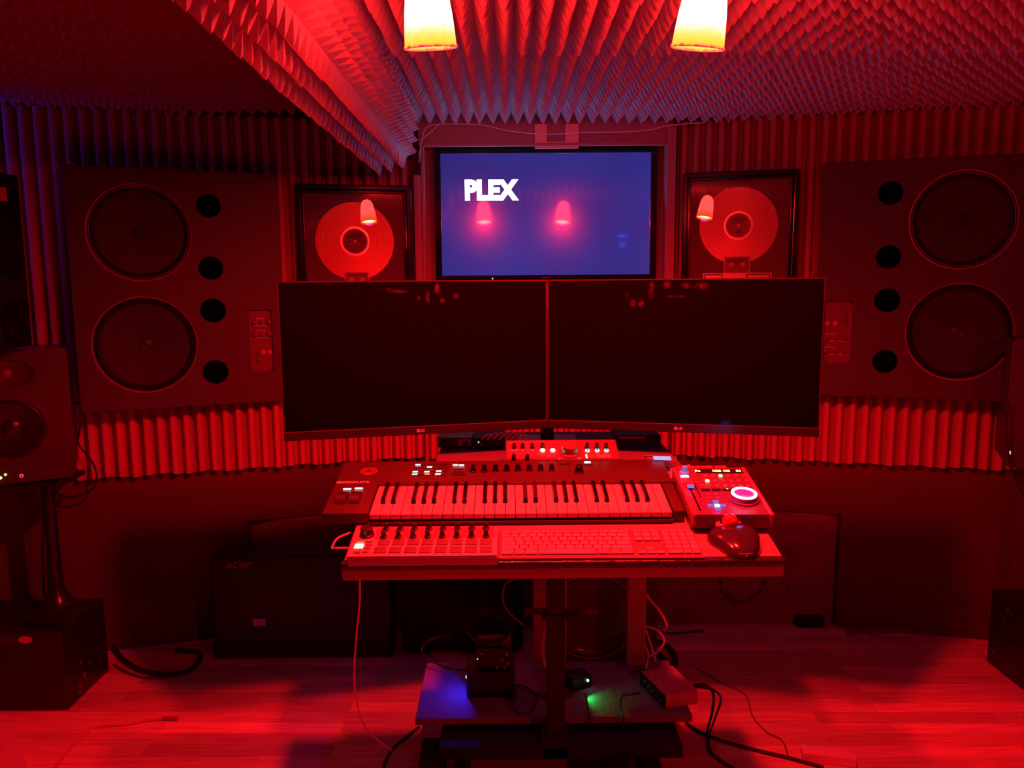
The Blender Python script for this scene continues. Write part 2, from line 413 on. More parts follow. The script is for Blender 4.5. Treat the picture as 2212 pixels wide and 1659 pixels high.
FZ = .735
wedge_sheet('wall_foam', (-2.34, yl(-2.34)), (-.36, 3.32), FZ, 1.045, foam_wall, 'ribbed foam strip along the left wall below the large speaker')
wedge_sheet('wall_foam', (-2.34, yl(-2.34)), (-.40, yl(-.40)), 1.05, 2.16, foam_wall, 'tall ribbed foam covering the upper left wall around the large speaker')
wedge_sheet('wall_foam', (.72, 3.31), (2.34, yr(2.34)), FZ, 1.045, foam_wall, 'ribbed foam strip along the right wall below the large speaker')
wedge_sheet('wall_foam', (.72, 3.31), (2.34, yr(2.34)), 1.05, 2.16, foam_wall, 'tall ribbed foam covering the upper right wall above record and speaker')
wedge_sheet('wall_foam', (-.35, 3.27), (.71, 3.27), FZ, 1.045, foam_wall, 'ribbed foam strip on the middle wall directly behind the desk')
# ceiling foam (pyramids hang down): U x V must point to -Z
pyr_sheet('ceiling_foam', (2.33, 2.268, 2.195), (-1, 0, 0), (0, 1, 0), 53, 20, .0512, .052, foam, 'far sheet of pyramid ceiling foam directly above the television', vp=.0512)
pyr_sheet('ceiling_foam', (2.33, -1.5, 2.18), (-1, 0, 0), (0, 1, 0), 53, 73, .0512, .060, foam, 'near sheet of pyramid ceiling foam around the two glowing lamps', vp=.0516)
pyr_sheet('ceiling_foam', (-.54, -1.5, 2.195), (-1, 0, 0), (0, 1, 0), 35, 90, .0512, .05, foam_shaded, 'pyramid ceiling foam with shade painted in, left of the foam-wrapped beam', vp=.0512)
# beam
o = B().prism([(-.535, 1.985), (-.405, 2.02), (-.388, 2.205), (-.535, 2.205)], -1.5, 3.23, Matrix(((1, 0, 0, 0), (0, 0, 1, 0), (0, 1, 0, 0), (0, 0, 0, 1)))).done('trim_4', plaster); tag(o, kind='structure')
bx = thing('beam_foam', 'foam with long pointed pyramids wrapped round the ceiling beam', 'acoustic foam', (0, 0, 0))
def sub(o, nm):
    for k in ('label', 'category', 'group'):
        if k in o: del o[k]
    o.parent = bx; o.name = nm
def vdir(a, b_): return Vector((b_[0]-a[0], 0, b_[1]-a[1]))
A0, A1, A2 = (-.545, 1.975), (-.40, 2.012), (-.376, 2.19)
Lb = vdir(A0, A1).length; Ls = vdir(A1, A2).length
o = pyr_sheet('underside', (A1[0], -1.5, A1[1]), vdir(A1, A0), (0, 1, 0), 3, 90, Lb/3, .05, foam, '', vp=.0524); sub(o, 'underside_foam')
o = pyr_sheet('side', (A2[0], -1.5, A2[1]), vdir(A2, A1), (0, 1, 0), 4, 90, Ls/4, .042, foam, '', vp=.0524); sub(o, 'side_foam')

# ------------------------------------------------------------------ ceiling lamps
for i, (lp, ax) in enumerate(LAMPS):
    lp = Vector(lp)
    zax = (-ax); xax = Vector((1, 0, 0)); yax = zax.cross(xax).normalized(); xax = yax.cross(zax)
    m3 = Matrix((xax, yax, zax)).transposed()
    t = thing('ceiling_spotlight', ['flared glass ceiling lamp glowing white and yellow, the left one of the pair', 'flared glass ceiling lamp glowing white and yellow, the right one of the pair'][i], 'lamp', lp, m3, 'glass ceiling lamps')
    b = B()
    prof = [(.0515, 0), (.0515, .004), (.0495, .006), (.048, .03), (.0455, .06), (.0415, .09), (.037, .115), (.030, .132), (.018, .142)]
    b.lathe(prof + [(.016, .142), (.028, .130), (.035, .113), (.0395, .09), (.0435, .06), (.046, .03), (.0475, .006), (.0495, 0), (.0515, 0)], None, 48)
    b.done('lamp_shade', shade_m, t, 60)
    b = B(); b.lathe([(.0470, .012), (.0435, .05), (.039, .09), (.034, .112), (.026, .128), (0, .13)], None, 40); b.done('reflector', inner_m, t, 60)
    b = B(); b.lathe([(0, .022), (.012, .025), (.024, .04), (.027, .055), (.022, .075), (.013, .095), (.013, .12)], None, 24); b.done('bulb', bulb_m, t, 60)
    b = B(); first_lamp = t if i == 0 else first_lamp; b.cyl(.0175, .1425, .162, None, 24); b.cyl(.008, .162, .20, None, 12); b.done('socket', silver, t, 40)
    b = B(); top = lp - ax*.20
    loc = m3.transposed() @ (Vector((top.x, top.y, 2.205)) - Vector(lp))
    b.tube([(0, 0, .195), tuple(loc)], .006, 8, 0); b.done('arm', silver, t, 40)

t = thing('ceiling_spotlight', 'matching glass ceiling lamp added as unseen fill at the right behind the photographer', 'lamp', (1.78, -.81, 1.97), (R(-50), 0, 0), 'glass ceiling lamps')  # lamp body added to go with the unseen rear fill
for ch in list(first_lamp.children): cp(ch, t)
# ------------------------------------------------------------------ television in the niche
tv = thing('television', 'wide flat television in the wall niche showing a blue screen', 'television', (.17, 3.345, 1.775), (R(-.9), 0, 0))
def tvl(x, y): p = HY(x, y, 3.33); return p.x-.17, p.z-1.775
x0, z1 = tvl(950, 330); x1, z0 = tvl(1404, 593)
bx0, bz1 = tvl(937, 321); bx1, bz0 = tvl(1416, 607)
sheet([rrect(bx0, bx1, bz0, bz1, .006), rrect(x0, x1, z0, z1, .001)], 'bezel', black_gloss, tv, XZ @ Matrix.Translation((0, 0, .004)), .016, .001)
B().box(bx0+.004, bx1-.004, .001, .045, bz0+.004, bz1-.004, .004).done('back_cover', black, tv)
def screen_mat():
    m = bpy.data.materials.new('tv_screen'); m.use_nodes = True; nt = m.node_tree; b = nt.nodes['Principled BSDF']
    b.inputs['Base Color'].default_value = (.01, .01, .01, 1); b.inputs['Roughness'].default_value = .17; b.inputs['Specular IOR Level'].default_value = .3; b.inputs['Coat Weight'].default_value = .9; b.inputs['Coat Roughness'].default_value = .04
    tc = nt.nodes.new('ShaderNodeTexCoord'); n = nt.nodes.new('ShaderNodeTexNoise'); n.inputs['Scale'].default_value = 2.2; n.inputs['Detail'].default_value = 1
    nt.links.new(tc.outputs['Object'], n.inputs['Vector'])
    cr = nt.nodes.new('ShaderNodeValToRGB'); nt.links.new(n.outputs['Fac'], cr.inputs[0])
    cr.color_ramp.elements[0].position = .3; cr.color_ramp.elements[0].color = (.021, .018, .19, 1)
    cr.color_ramp.elements[1].position = .7; cr.color_ramp.elements[1].color = (.022, .030, .27, 1)
    nt.links.new(cr.outputs[0], b.inputs['Emission Color']); b.inputs['Emission Strength'].default_value = 1.0
    return m
B().box(x0, x1, -.0025, 0, z0, z1).done('screen', screen_mat(), tv)
lx, lz = tvl(1059, 412)
text('PLEX', 'screen_logo', emis('logo_white', (.9, 1, 1), 6), tv, Matrix.Translation((lx, -.003, lz)) @ XZ, .110, .0062, .0003, .90)
lx, lz = tvl(1179, 600)
text('SONY', 'brand_logo', plate_mat, tv, Matrix.Translation((lx, -.0135, lz)) @ XZ, .011, .0001, .0004, 1.3)
lx, lz = tvl(1064, 602)
B().cyl(.0028, 0, .003, Matrix.Translation((lx, -.011, lz)) @ XZ, 12).done('standby_light', e_green, tv)

# bracket and wire above the television
q = HY(1155, 268, 3.285); q2 = HY(1250, 320, 3.285); qi = HY(1181, 306, 3.285); qi2 = HY(1221, 306, 3.285)
br = sheet([[(q.x, q.z), (q.x, q2.z), (q2.x, q2.z), (q2.x, q.z), (qi2.x, q.z), (qi2.x, qi.z), (qi.x, qi.z), (qi.x, q.z)]], 'wall_bracket', M('bracket_wood', (1, .4, .35), .6, noise=.1), None, Matrix.Translation((0, 3.292, 0)) @ XZ, .012)
tag(br, 'pale square U-shaped bracket on the wall above the television', 'bracket')
b = B(); b.tube([HY(x, y, yy) for x, y, yy in ((905, 335, 3.27), (912, 300, 3.27), (922, 275, 3.275), (960, 268, 3.28), (1040, 270, 3.28), (1100, 283, 3.278), (1180, 290, 3.272), (1260, 286, 3.272), (1340, 285, 3.28), (1400, 281, 3.28), (1450, 270, 3.26), (1520, 265, 3.24))], .0022, 6)
tag(b.done('hanging_wire', wire_white, None, 40), 'thin pale wire running along the wall top above the television', 'wire')
b = B(); b.tube([HY(x, y, 3.262) for x, y in ((950, 266), (930, 286), (912, 302), (908, 330), (905, 352))], .002, 6)
tag(b.done('hanging_wire', wire_white, None, 40), 'short pale wire drooping down beside the end of the foam beam', 'wire')

# ------------------------------------------------------------------ framed records
def framed(side):
    if side == 'L':
        ang = R(12.0); c = Vector((-.622, 3.205, 1.70)); lab = 'framed gold record on the left wall with a small cassette below'
    else:
        ang = R(-14.6); c = Vector((.925, 3.21, 1.72)); lab = 'framed silver record on the right wall with cassette and name plate'
    n = Vector((math.sin(ang), -math.cos(ang), 0))
    t = thing('framed_record', lab, 'framed record', c, (R(-1.1) if side == 'L' else R(-.8), 0, ang), 'framed records beside the television')
    ex = Vector((math.cos(ang), math.sin(ang), 0))
    def loc(x, y, off=0):
        p = hit(x, y, c+n*off, n)-c; return p.dot(ex), p.z
    if side == 'L': tl, tr, ce, rim, bot = (640, 404), (884, 402), (767, 521), (851, 521), 640
    else: tl, tr, ce, rim, bot = (1479, 378), (1725, 368), (1595, 487), (1681, 487), 640
    X0, Z1 = loc(*tl); X1, z_ = loc(*tr); Z1 = (Z1+z_)/2; Z0 = Z1-.53
    cx, cz = loc(*ce); rad = loc(*rim)[0]-cx
    fm = M('frame_lacquer', (.012, .01, .014), .12, noise=.1)
    w_ = .024
    sheet([rrect(X0, X1, Z0, Z1, .002), rrect(X0+w_*.5, X1-w_*.5, Z0+w_*.5, Z1-w_*.5, .002)], 'frame', fm, t, XZ @ Matrix.Translation((0, 0, .006)), .022, .006)
    sheet([rrect(X0+.012, X1-.012, Z0+.012, Z1-.012, .002), rrect(X0+w_, X1-w_, Z0+w_, Z1-w_, .002)], 'inner_frame', fm, t, XZ @ Matrix.Translation((0, 0, .0)), .014, .003)
    back = M('velvet_'+side.lower(), (.14, .07, .10) if side == 'L' else (.16, .07, .09), .7, noise=.15, scale=8)
    B().box(X0+.01, X1-.01, .009, .014, Z0+.01, Z1-.01).done('backing', back, t)
    d = B().cyl(rad, 0, .003, XZ, 96).done('record', rec_gold if side == 'L' else rec_silver, t, 40, (cx, .0085, cz))
    lm = M('record_label_'+side.lower(), (.22, .1, .12) if side == 'L' else (.45, .2, .22), .6, noise=.1)
    lb = B().lathe([(.006, 0), (rad*.31, 0), (rad*.31, .0008), (.006, .0008), (.006, 0)], XZ, 48).done('record_label', lm, d, 40, (0, -.003, 0))
    B().lathe([(rad*.325, 0), (rad*.375, 0), (rad*.375, .0009), (rad*.325, .0009), (rad*.325, 0)], XZ, 64).done('dead_wax', silver, d, 40, (0, -.003, 0))
    ink = line_white if side == 'L' else M('label_ink', (.05, .02, .03), .6, noise=.05)
    if side == 'L':
        B().box(-rad*.29, rad*.29, -.0016, -.0012, .006, .0065).done('rule', ink, lb)
        text('NEXT', 'lettering', M('ink_dim', (.08, .03, .05), .6, noise=.1), lb, Matrix.Translation((0, -.0012, .018)) @ XZ, .024, .0006, .0002)
        text('DE LA SOUL', 'lettering', ink, lb, Matrix.Translation((0, -.0012, -.011)) @ XZ, .008, 0, .0002)
    else:
        text('SELECT', 'lettering', ink, lb, Matrix.Translation((0, -.0012, .026)) @ XZ, .017, .0003, .0002)
        text("KID 'N PLAY", 'lettering', ink, lb, Matrix.Translation((0, -.0012, .013)) @ XZ, .009, .0001, .0002)
        B().box(-.014, .014, -.0012, -.0010, -.020, -.018).box(-.012, .012, -.0012, -.0010, -.025, -.023).box(-.014, .014, -.0012, -.0010, -.030, -.028).done('credits', ink, lb)
        su, sv = loc(1566, 408)
        B().tube([(su+dx*.001, .0065, sv+dz*.001) for dx, dz in ((0, -2), (6, 7), (8, 6), (5, -1), (11, 2), (12, -2), (16, 1), (18, -3), (23, 0), (26, -4), (31, -1), (36, -5), (40, -2), (44, -4))], .0009, 5).done('signature', M('ink_pink', (.9, .6, .65), .5, noise=.05), t, 40)
    # cassette
    if side == 'L': a, b_ = loc(744, 587), loc(798, 622)
    else: a, b_ = loc(1564, 554), loc(1620, 588)
    cw = b_[0]-a[0]; ch = cw*.63
    cm = M('cassette_shell', (.25, .1, .14), .3, noise=.1)
    cs = B().box(-cw/2, cw/2, -.006, 0, -ch, 0, .001).done('cassette', cm, t, None, ((a[0]+b_[0])/2, .0085, a[1]))
    sheet([rrect(-cw/2, cw/2, -ch, 0, .002), rrect(-cw/2+.004, cw/2-.004, -ch+.004, -.004, .001)], 'cassette_edge', M('edge_clear', (.8, .45, .5), .2, noise=.05), cs, Matrix.Translation((0, -.0065, 0)) @ XZ, .001)
    B().box(-cw*.36, cw*.36, -.0068, -.006, -ch*.32, -ch*.12).done('cassette_label', plate_mat, cs)
    for sx_ in (-1, 1): B().lathe([(.0035, 0), (.0075, 0), (.0075, .001), (.0035, .001), (.0035, 0)], Matrix.Translation((sx_*cw*.22, -.006, -ch*.52)) @ XZ, 20).done('reel', line_white, cs)
    B().box(-cw*.38, cw*.38, -.0075, -.006, -ch*.97, -ch*.78).done('head_cover', cm, cs)
    if side == 'R':
        a, b_ = loc(1518, 590), loc(1667, 600)
        pz = a[1]
        B().box(a[0], b_[0], -.001+.0055, .0085, pz-.05, pz, .001).done('name_plate', M('plaque', (.75, .5, .5), .3, metal=.5, noise=.05), t)
        for q0, q1 in ((a[0]+.005, a[0]+.08), (b_[0]-.10, b_[0]-.006)):
            sheet([rrect(q0, q1, pz-.045, pz-.005, .001), rrect(q0+.004, q1-.004, pz-.041, pz-.009, .001)], 'plate_border', knob_dark, t, Matrix.Translation((0, .004, 0)) @ XZ, .0008)
    B().box(X0+.014, X1-.014, -.0045, -.003, Z0+.014, Z1-.014).done('glass_pane', glass, t)
framed('L'); framed('R')

# ------------------------------------------------------------------ large wall speakers
def big_speaker(side):
    if side == 'L': pa, pb, z0, z1 = Vector((-1.592, 2.85, 0)), Vector((-.905, 3.125, 0)), 1.03, 1.93
    else: pa, pb, z0, z1 = Vector((1.25, 3.095, 0)), Vector((1.965, 2.86, 0)), 1.04, 1.955
    ex = (pb-pa).normalized(); ang = math.atan2(ex.y, ex.x); n = Vector((ex.y, -ex.x, 0)); W = (pb-pa).length; H = z1-z0
    o0 = Vector((pa.x, pa.y, z0))
    t = thing('wall_speaker', 'tall wide studio speaker cabinet on the %s wall with two large woofers' % ('left' if side == 'L' else 'right'), 'speaker', o0, (0, 0, ang), 'large wall speakers')
    def loc(x, y): p = hit(x, y, o0, n)-o0; return p.dot(ex), p.z
    if side == 'L':
        wf = [((302, 503), 119, 1), ((315, 745), 119, 0)]; ports = [(450, 444, 30), (455, 579, 30), (460, 671, 31), (466, 804, 31)]
        pl = [(534, 669), (593, 803)]
    else:
        wf = [((2080, 475), 123, 1), ((2071, 717), 123, 0)]; ports = [(1924, 417, 31), (1920, 555, 31), (1917, 649, 32), (1912, 781, 31)]
        pl = [(1781, 649), (1839, 788)]
    loops = [rrect(0, W, 0, H, .012)]; W_ = []; Pp = []
    for c, r, k in wf:
        u, v = loc(*c); rr = (loc(c[0]+r, c[1])[0]-loc(c[0]-r, c[1])[0])/2*.97; W_.append((u, v, rr, k)); loops.append(circ(u, v, rr-.006, 64))
    for x, y, r in ports:
        u, v = loc(x, y); rr = (loc(x+r, y)[0]-loc(x-r, y)[0])/2*.93; Pp.append((u, v, rr)); loops.append(circ(u, v, rr, 40))
    a = loc(*pl[0]); c = loc(*pl[1]); px0, px1, pz0, pz1 = a[0], c[0], c[1], a[1]
    loops.append(rrect(px0, px1, pz0, pz1, .01))
    sheet(loops, 'front_panel', cab_paint, t, Matrix.Translation((0, .008, 0)) @ XZ, .012, .003)
    # cabinet: wedge between panel and wall foam
    Mi = Matrix.Rotation(-ang, 3, 'Z')
    f = yl if side == 'L' else yr
    pb_ = [Mi @ (Vector((x, f(x)-.004, 0))-Vector((o0.x, o0.y, 0))) for x in (pa.x-.02*(side == 'L'), pb.x+.02*(side == 'R'))]
    e = .003
    mat2 = M('cabinet_inside', (.01, .008, .009), .9, spec=.05, noise=.1)
    b = B(); b.prism([(e, .026), (W-e, .026), (W-e, max(pb_[1].y, .032)), (e, max(pb_[0].y, .032))], .003, H-.003)
    b.box(e, W-e, .0165, .0262, .003, .02).box(e, W-e, .0165, .0262, H-.02, H-.003).box(e, .02, .0165, .0262, .019, H-.019).box(W-.02, W-e, .0165, .0262, .019, H-.019)
    b.done('cabinet', cab_paint, t)
    
    for u, v, rr, k in W_:
        d = B().lathe([(rr-.006, -.010), (rr*.95, -.010), (rr*.93, -.004), (rr*.90, .003), (rr*.87, -.004), (rr*.84, -.010), (rr*.16, -.020), (0, -.0205)], XZ, 72).done('woofer', cone_mat, t, 35, (u, .003, v))
        B().lathe([(rr-.007, -.004), (rr-.004, .006), (rr, .0065), (rr+.001, -.003)], XZ, 72).done('rim', rim_metal, d, 50)
        if k: B().lathe([(rr*.925, .004), (rr*.935, .0055), (rr*.945, .004)], XZ, 72).done('inner_rim', rim_metal, d, 50)
        B().lathe([(rr*.14, -.0195), (rr*.125, -.0175), (rr*.11, -.019), (rr*.075, -.0165), (rr*.055, -.018), (.004, -.015), (0, -.015)], XZ, 32).done('dust_cap', M('dust_cap', (.03, .018, .02), .4, noise=.1) if not k else cone_mat, d, 40)
        for q in (45, 135, 225, 315):
            B().lathe([(.0035, 0), (.006, 0), (.006, .0012), (.0035, .0012), (.0035, 0)], Matrix.Translation((1.12*rr*math.cos(R(q)), .0, 1.12*rr*math.sin(R(q)))) @ XZ, 14).done('screw', plate_dark, t, None, (u, -.001, v))
    for u, v, rr in Pp:
        B().lathe([(rr-.002, 0), (rr-.0005, 0), (rr-.0005, .013), (0, .013)], Matrix.Rotation(R(-90), 4, 'X'), 36).done('port', void, t, 40, (u, .0015, v))
    # amplifier control plate
    cpn = B().box(px0-.004, px1+.004, .0125, .0145, pz0-.004, pz1+.004).done('control_plate', plate_mat, t)
    w2 = px1-px0; h2 = pz1-pz0
    flip = side == 'R'
    rows = [.80, .61] if not flip else [.42, .21]
    kn0 = None
    for ry in rows:
        for cx in (.28, .58, .88):
            cx2 = cx if not flip else .98-cx
            p = (px0+w2*cx2, .0125, pz0+h2*ry)
            if kn0 is None: kn0 = B().cyl(.0085, 0, .016, XZ, 20, bev=.001).done('knob', M('knob_rose', (.16, .05, .1), .4, noise=.1), t, 40, p)
            else: cp(kn0, t, p)
        x_ = px0+w2*(.36 if not flip else .10); zz = pz0+h2*ry
        B().box(x_, x_+w2*.32, .0115, .0125, zz+.014, zz+.016).box(x_, x_+.002, .0115, .0125, zz+.006, zz+.016).box(x_+w2*.32-.002, x_+w2*.32, .0115, .0125, zz+.006, zz+.016).box(px0+w2*.25, px0+w2*.80, .0115, .0125, zz-.0145, zz-.0130).box(px0+w2*.42, px0+w2*.49, .0115, .0125, zz-.001, zz+.001).done('scale_print', line_white, cpn)
    jz = pz0+h2*(.32 if not flip else .64); j0 = None
    for cx in (.58, .86):
        cx2 = cx if not flip else .98-cx
        p = (px0+w2*cx2, .0125, jz)
        B().lathe([(.004, 0), (.008, 0), (.008, .004), (.004, .004), (.004, 0)], XZ, 24).done('jack_ring', M('jack_red', (.75, .25, .3), .4, noise=.05), t, 40, p)
        B().cyl(.004, 0, .006, XZ, 14).done('switch', rim_metal, t, 40, (p[0], .0125, pz0+h2*(.17 if not flip else .78)))
    sw = px0+w2*(.28 if not flip else .62)
    B().box(sw, sw+w2*.18, .008, .0125, pz0+h2*(.14 if not flip else .62), pz0+h2*(.34 if not flip else .82), .001).done('rocker', plate_dark, t)
    for cx, cz in ((.08, .96), (.92, .96), (.12, .04), (.9, .04)):
        B().cyl(.004, 0, .002, Matrix.Translation((px0+w2*cx, .0125, pz0+h2*cz)) @ XZ, 12).done('bolt', knob_dark, t)
big_speaker('L'); big_speaker('R')

# ------------------------------------------------------------------ tray desk frame of reference
TAU = R(12)
TO = HY(1217, 1207, 1.538)
Tv = Vector((0, math.cos(TAU), math.sin(TAU))); Tn = Vector((0, -math.sin(TAU), math.cos(TAU)))
def TW(u, v, h=0): return TO + Vector((u, 0, 0)) + Tv*v + Tn*h
RT = (TAU, 0, 0)
def tthing(name, label, cat, u, v, h, rz=0, group=None):
    m = Matrix.Rotation(TAU, 3, 'X') @ Matrix.Rotation(rz, 3, 'Z')
    return thing(name, label, cat, TW(u, v, h), m, group)

t = tthing('keyboard_tray', 'wide tilted wooden desk tray with glossy worn front edge', 'desk', 0, 0, 0)
B().box(-.457, .458, .004, .44, -.026, 0, .002).done('board', M('tray_wood', (.34, .2, .2), .4, noise=.12, scale=5), t)
def worn():
    m = M('worn_edge', (.03, .012, .012), .2, noise=.5, scale=25, bump=.4, bscale=70, rn=.12); return m
B().box(-.462, .462, -.014, .004, -.016, .001, .006, None, 3).done('edge_moulding', worn(), t, 50)
B().box(-.461, .461, -.010, .012, -.042, -.0165, .003).done('front_rail', M('rail_wood', (.30, .15, .15), .5, noise=.15, scale=9), t, 40)

# rear shelf, column, posts, lower shelf, base
st = thing('desk_stand', 'black pedestal stand carrying the tray and screens on a crossbar base', 'desk stand', (.134, 2.1, 0))
B().box(-.026, .026, -.02, .02, .14, 1.0, .004).done('column', black_matte, st)
B().box(-.042, .042, -.03, .03, .125, .2, .006).done('foot_bracket', black_matte, st)
B().box(-.34, .37, -.03, .10, .125, .165, .006).done('crossbar', black_matte, st)
for xa, xb, nm in ((905, 958, 'foot'), (984, 1013, 'foot'), (1308, 1356, 'foot'), (1388, 1426, 'foot')):
    p = HZ(xa, 1659, .10); q = HZ(xb, 1659, .10)
    B().box(p.x-.134, q.x-.134, -.34, .09, .0, .124, .006).done(nm, black_matte, st)
B().box(-.05, .05, -.19, .0, .925, .965, .004).done('tray_arm', black_matte, st)
B().box(-.09, -.026, -.012, .0, .56, .575).box(-.04, .07, -.025, .02, .548, .562, .004).done('clamp', black_matte, st)
B().box(-.05, .05, .0, .012, .30, .315).done('cable_clip', black, st)
rs = thing('rear_shelf', 'low shelf behind the piano keyboard holding audio boxes under the screens', 'shelf', (.12, 2.2, 1.0))
B().box(-.315, .34, -.2295, .24, 0, .022, .002).done('board', M('shelf_wood', (.10, .03, .035), .85, noise=.15, scale=6), rs)
pst = None
for xa, xb, mt_ in ((1152, 1182, 0), (1352, 1392, 0), (1211, 1223, 0)):
    p = HY(xa, 1445, 2.455); q = HY(xb, 1445, 2.455)
    B().box(p.x-.12, q.x-.12, .235, .275, -.78, 0.0, .006).done('post', wood_post, rs, 40)
p0 = HZ(918, 1457, .2); p1 = HZ(900, 1552, .2); p2 = HZ(1500, 1550, .2)
sh = thing('low_shelf', 'chipboard shelf near the floor carrying small boxes and chargers', 'shelf', (.134, 2.3, .18))
B().box(-.418, .418, -.135, .21, 0, .02, .001).done('board', M('chipboard', (.26, .18, .34), .7, noise=.2, scale=12, bump=.4), sh)
for k, zz in ((0, .006), (1, .013)):
    B().box(-.417, .417, -.1362, -.1345, zz-.0012, zz+.0012).done('edge_ply', M('ply_line', (.3, .18, .2), .6, noise=.1), sh)
B().box(-.30, .30, -.09, .1, -.036, 0, .002).done('bearer', black_matte, sh)

# ------------------------------------------------------------------ screens
scr = M('monitor_screen', (.003, .002, .003), .09, noise=.0, rn=.04, scale=14, spec=.12)
smudge_mat = M('screen_smudge', (.16, .08, .1), .6, noise=.3, scale=60)
def monitor(side):
    c = Vector((.115, 2.15, 1.508)); o_ = Vector((-.588, 1.992, 1.508)) if side == 'L' else Vector((.826, 1.992, 1.508))
    a, b_ = (o_, c) if side == 'L' else (c, o_)
    ex = (b_-a).normalized(); ang = math.atan2(ex.y, ex.x); W = (b_-a).length - .002; H = .418; n = Vector((ex.y, -ex.x, 0))
    t = thing('computer_monitor', 'large black monitor above the desk, the %s one of the joined pair' % ('left' if side == 'L' else 'right'), 'monitor', (a.x, a.y, 1.09), (0, 0, ang), 'pair of angled desk monitors')
    B().box(.001, W-.001, .002, .03, .001, H-.001, .004).done('back_cover', black, t)
    B().box(.004, W-.004, -.0005, .002, .024, H-.004).done('screen', scr, t)
    fr = M('bezel_edge', (.03, .016, .022), .35, noise=.1)
    sheet([rrect(0, W, 0, H, .003), rrect(.0035, W-.0035, .0235, H-.0035, .001)], 'bezel', fr, t, Matrix.Translation((0, .0, 0)) @ XZ, .003)
    B().box(.002, W-.002, -.004, -.0016, .001, .0225, .001).done('chin', M('chin_black', (.02, .012, .016), .25, noise=.1), t)
    B().box(.002, W-.002, -.0045, -.0016, .0225, .0245).done('chin_line', M('chin_line', (.12, .05, .07), .35, metal=.3, noise=.1), t)
    def loc(x, y): p = hit(x, y, a, n)-a; return p.dot(ex), p.z+H
    u, v = loc(909 if side == 'L' else 1465, 935 if side == 'L' else 932)
    lg = B().lathe([(.0032, 0), (.0046, 0), (.0046, .0006), (.0032, .0006), (.0032, 0)], Matrix.Translation((u-.007, -.004, .0115)) @ XZ, 20).box(u-.0085, u-.0055, -.0046, -.004, .0095, .0135)
    lg.done('logo_badge', line_white, t)
    text('LG', 'logo_text', line_white, t, Matrix.Translation((u+.005, -.0042, .0115)) @ XZ, .009, .0002, .0003)
    # greasy finger marks
    if side == 'L': marks = [(860, 630, 22, 5), (830, 625, 14, 4), (945, 625, 6, 12), (955, 650, 6, 6), (925, 640, 5, 14), (985, 640, 6, 6), (905, 645, 5, 5)]
    else: marks = [(1367, 655, 6, 9), (1386, 655, 7, 8), (1408, 625, 6, 18), (1355, 640, 4, 6), (1455, 640, 18, 3), (1490, 615, 16, 9), (1440, 615, 8, 8), (1520, 620, 12, 8)]
    for x, y, rx, ry in marks:
        mk = B()
        u, v = loc(x, y)
        lo_ = [(u+rx*.0017*(1+.25*random.uniform(-1, 1))*math.cos(q*.7), v+ry*.0017*(1+.25*random.uniform(-1, 1))*math.sin(q*.7)) for q in range(9)]
        mk.prism([(p[0], p[1]) for p in lo_], 0, .00015, Matrix.Translation((0, -.0006, 0)) @ XZ)
        mk.done('finger_mark', smudge_m, t)
def smudgemat():
    m = bpy.data.materials.new('smudge_film'); m.use_nodes = True; nt = m.node_tree; nt.nodes.clear()
    o = nt.nodes.new('ShaderNodeOutputMaterial'); t = nt.nodes.new('ShaderNodeBsdfTransparent'); g = nt.nodes.new('ShaderNodeBsdfDiffuse'); g.inputs[0].default_value = (.5, .3, .35, 1)
    tc = nt.nodes.new('ShaderNodeTexCoord'); n = nt.nodes.new('ShaderNodeTexNoise'); n.inputs['Scale'].default_value = 50; nt.links.new(tc.outputs['Object'], n.inputs['Vector'])
    mr = nt.nodes.new('ShaderNodeMapRange'); mr.inputs[1].default_value = .35; mr.inputs[2].default_value = .75; mr.inputs[3].default_value = .0; mr.inputs[4].default_value = .06; nt.links.new(n.outputs['Fac'], mr.inputs[0])
    sb_ = nt.nodes.new('ShaderNodeVectorMath'); sb_.operation = 'SUBTRACT'; sb_.inputs[1].default_value = (.5, .5, .5); nt.links.new(tc.outputs['Generated'], sb_.inputs[0])
    ml = nt.nodes.new('ShaderNodeVectorMath'); ml.operation = 'MULTIPLY'; ml.inputs[1].default_value = (2, 0, 2); nt.links.new(sb_.outputs[0], ml.inputs[0])
    ln = nt.nodes.new('ShaderNodeVectorMath'); ln.operation = 'LENGTH'; nt.links.new(ml.outputs[0], ln.inputs[0])
    m1 = nt.nodes.new('ShaderNodeMapRange'); m1.interpolation_type = 'SMOOTHSTEP'; m1.inputs[1].default_value = .25; m1.inputs[2].default_value = .95; m1.inputs[3].default_value = 1; m1.inputs[4].default_value = 0; nt.links.new(ln.outputs['Value'], m1.inputs[0])
    mm_ = nt.nodes.new('ShaderNodeMath'); mm_.operation = 'MULTIPLY'; nt.links.new(mr.outputs[0], mm_.inputs[0]); nt.links.new(m1.outputs[0], mm_.inputs[1])
    mx = nt.nodes.new('ShaderNodeMixShader'); nt.links.new(mm_.outputs[0], mx.inputs[0]); nt.links.new(t.outputs[0], mx.inputs[1]); nt.links.new(g.outputs[0], mx.inputs[2]); nt.links.new(mx.outputs[0], o.inputs[0])
    return m
smudge_m = smudgemat()
monitor('L'); monitor('R')
# monitor mount
mm = thing('monitor_mount', 'black twin arm behind the two monitors rising from the shelf', 'monitor mount', (.12, 2.28, 1.022))
B().cyl(.02, 0, .40, None, 20).done('pole', black, mm, 40)
B().box(-.09, .09, -.06, .06, 0, .012, .003).done('base_plate', black, mm)
B().box(-.30, .30, -.02, .0, .20, .24, .003).done('cross_arm', black, mm)
for s_ in (-1, 1):
    B().box(s_*.30-.05, s_*.30+.05, -.095, -.02, .17, .27, .003).done('head', black, mm)

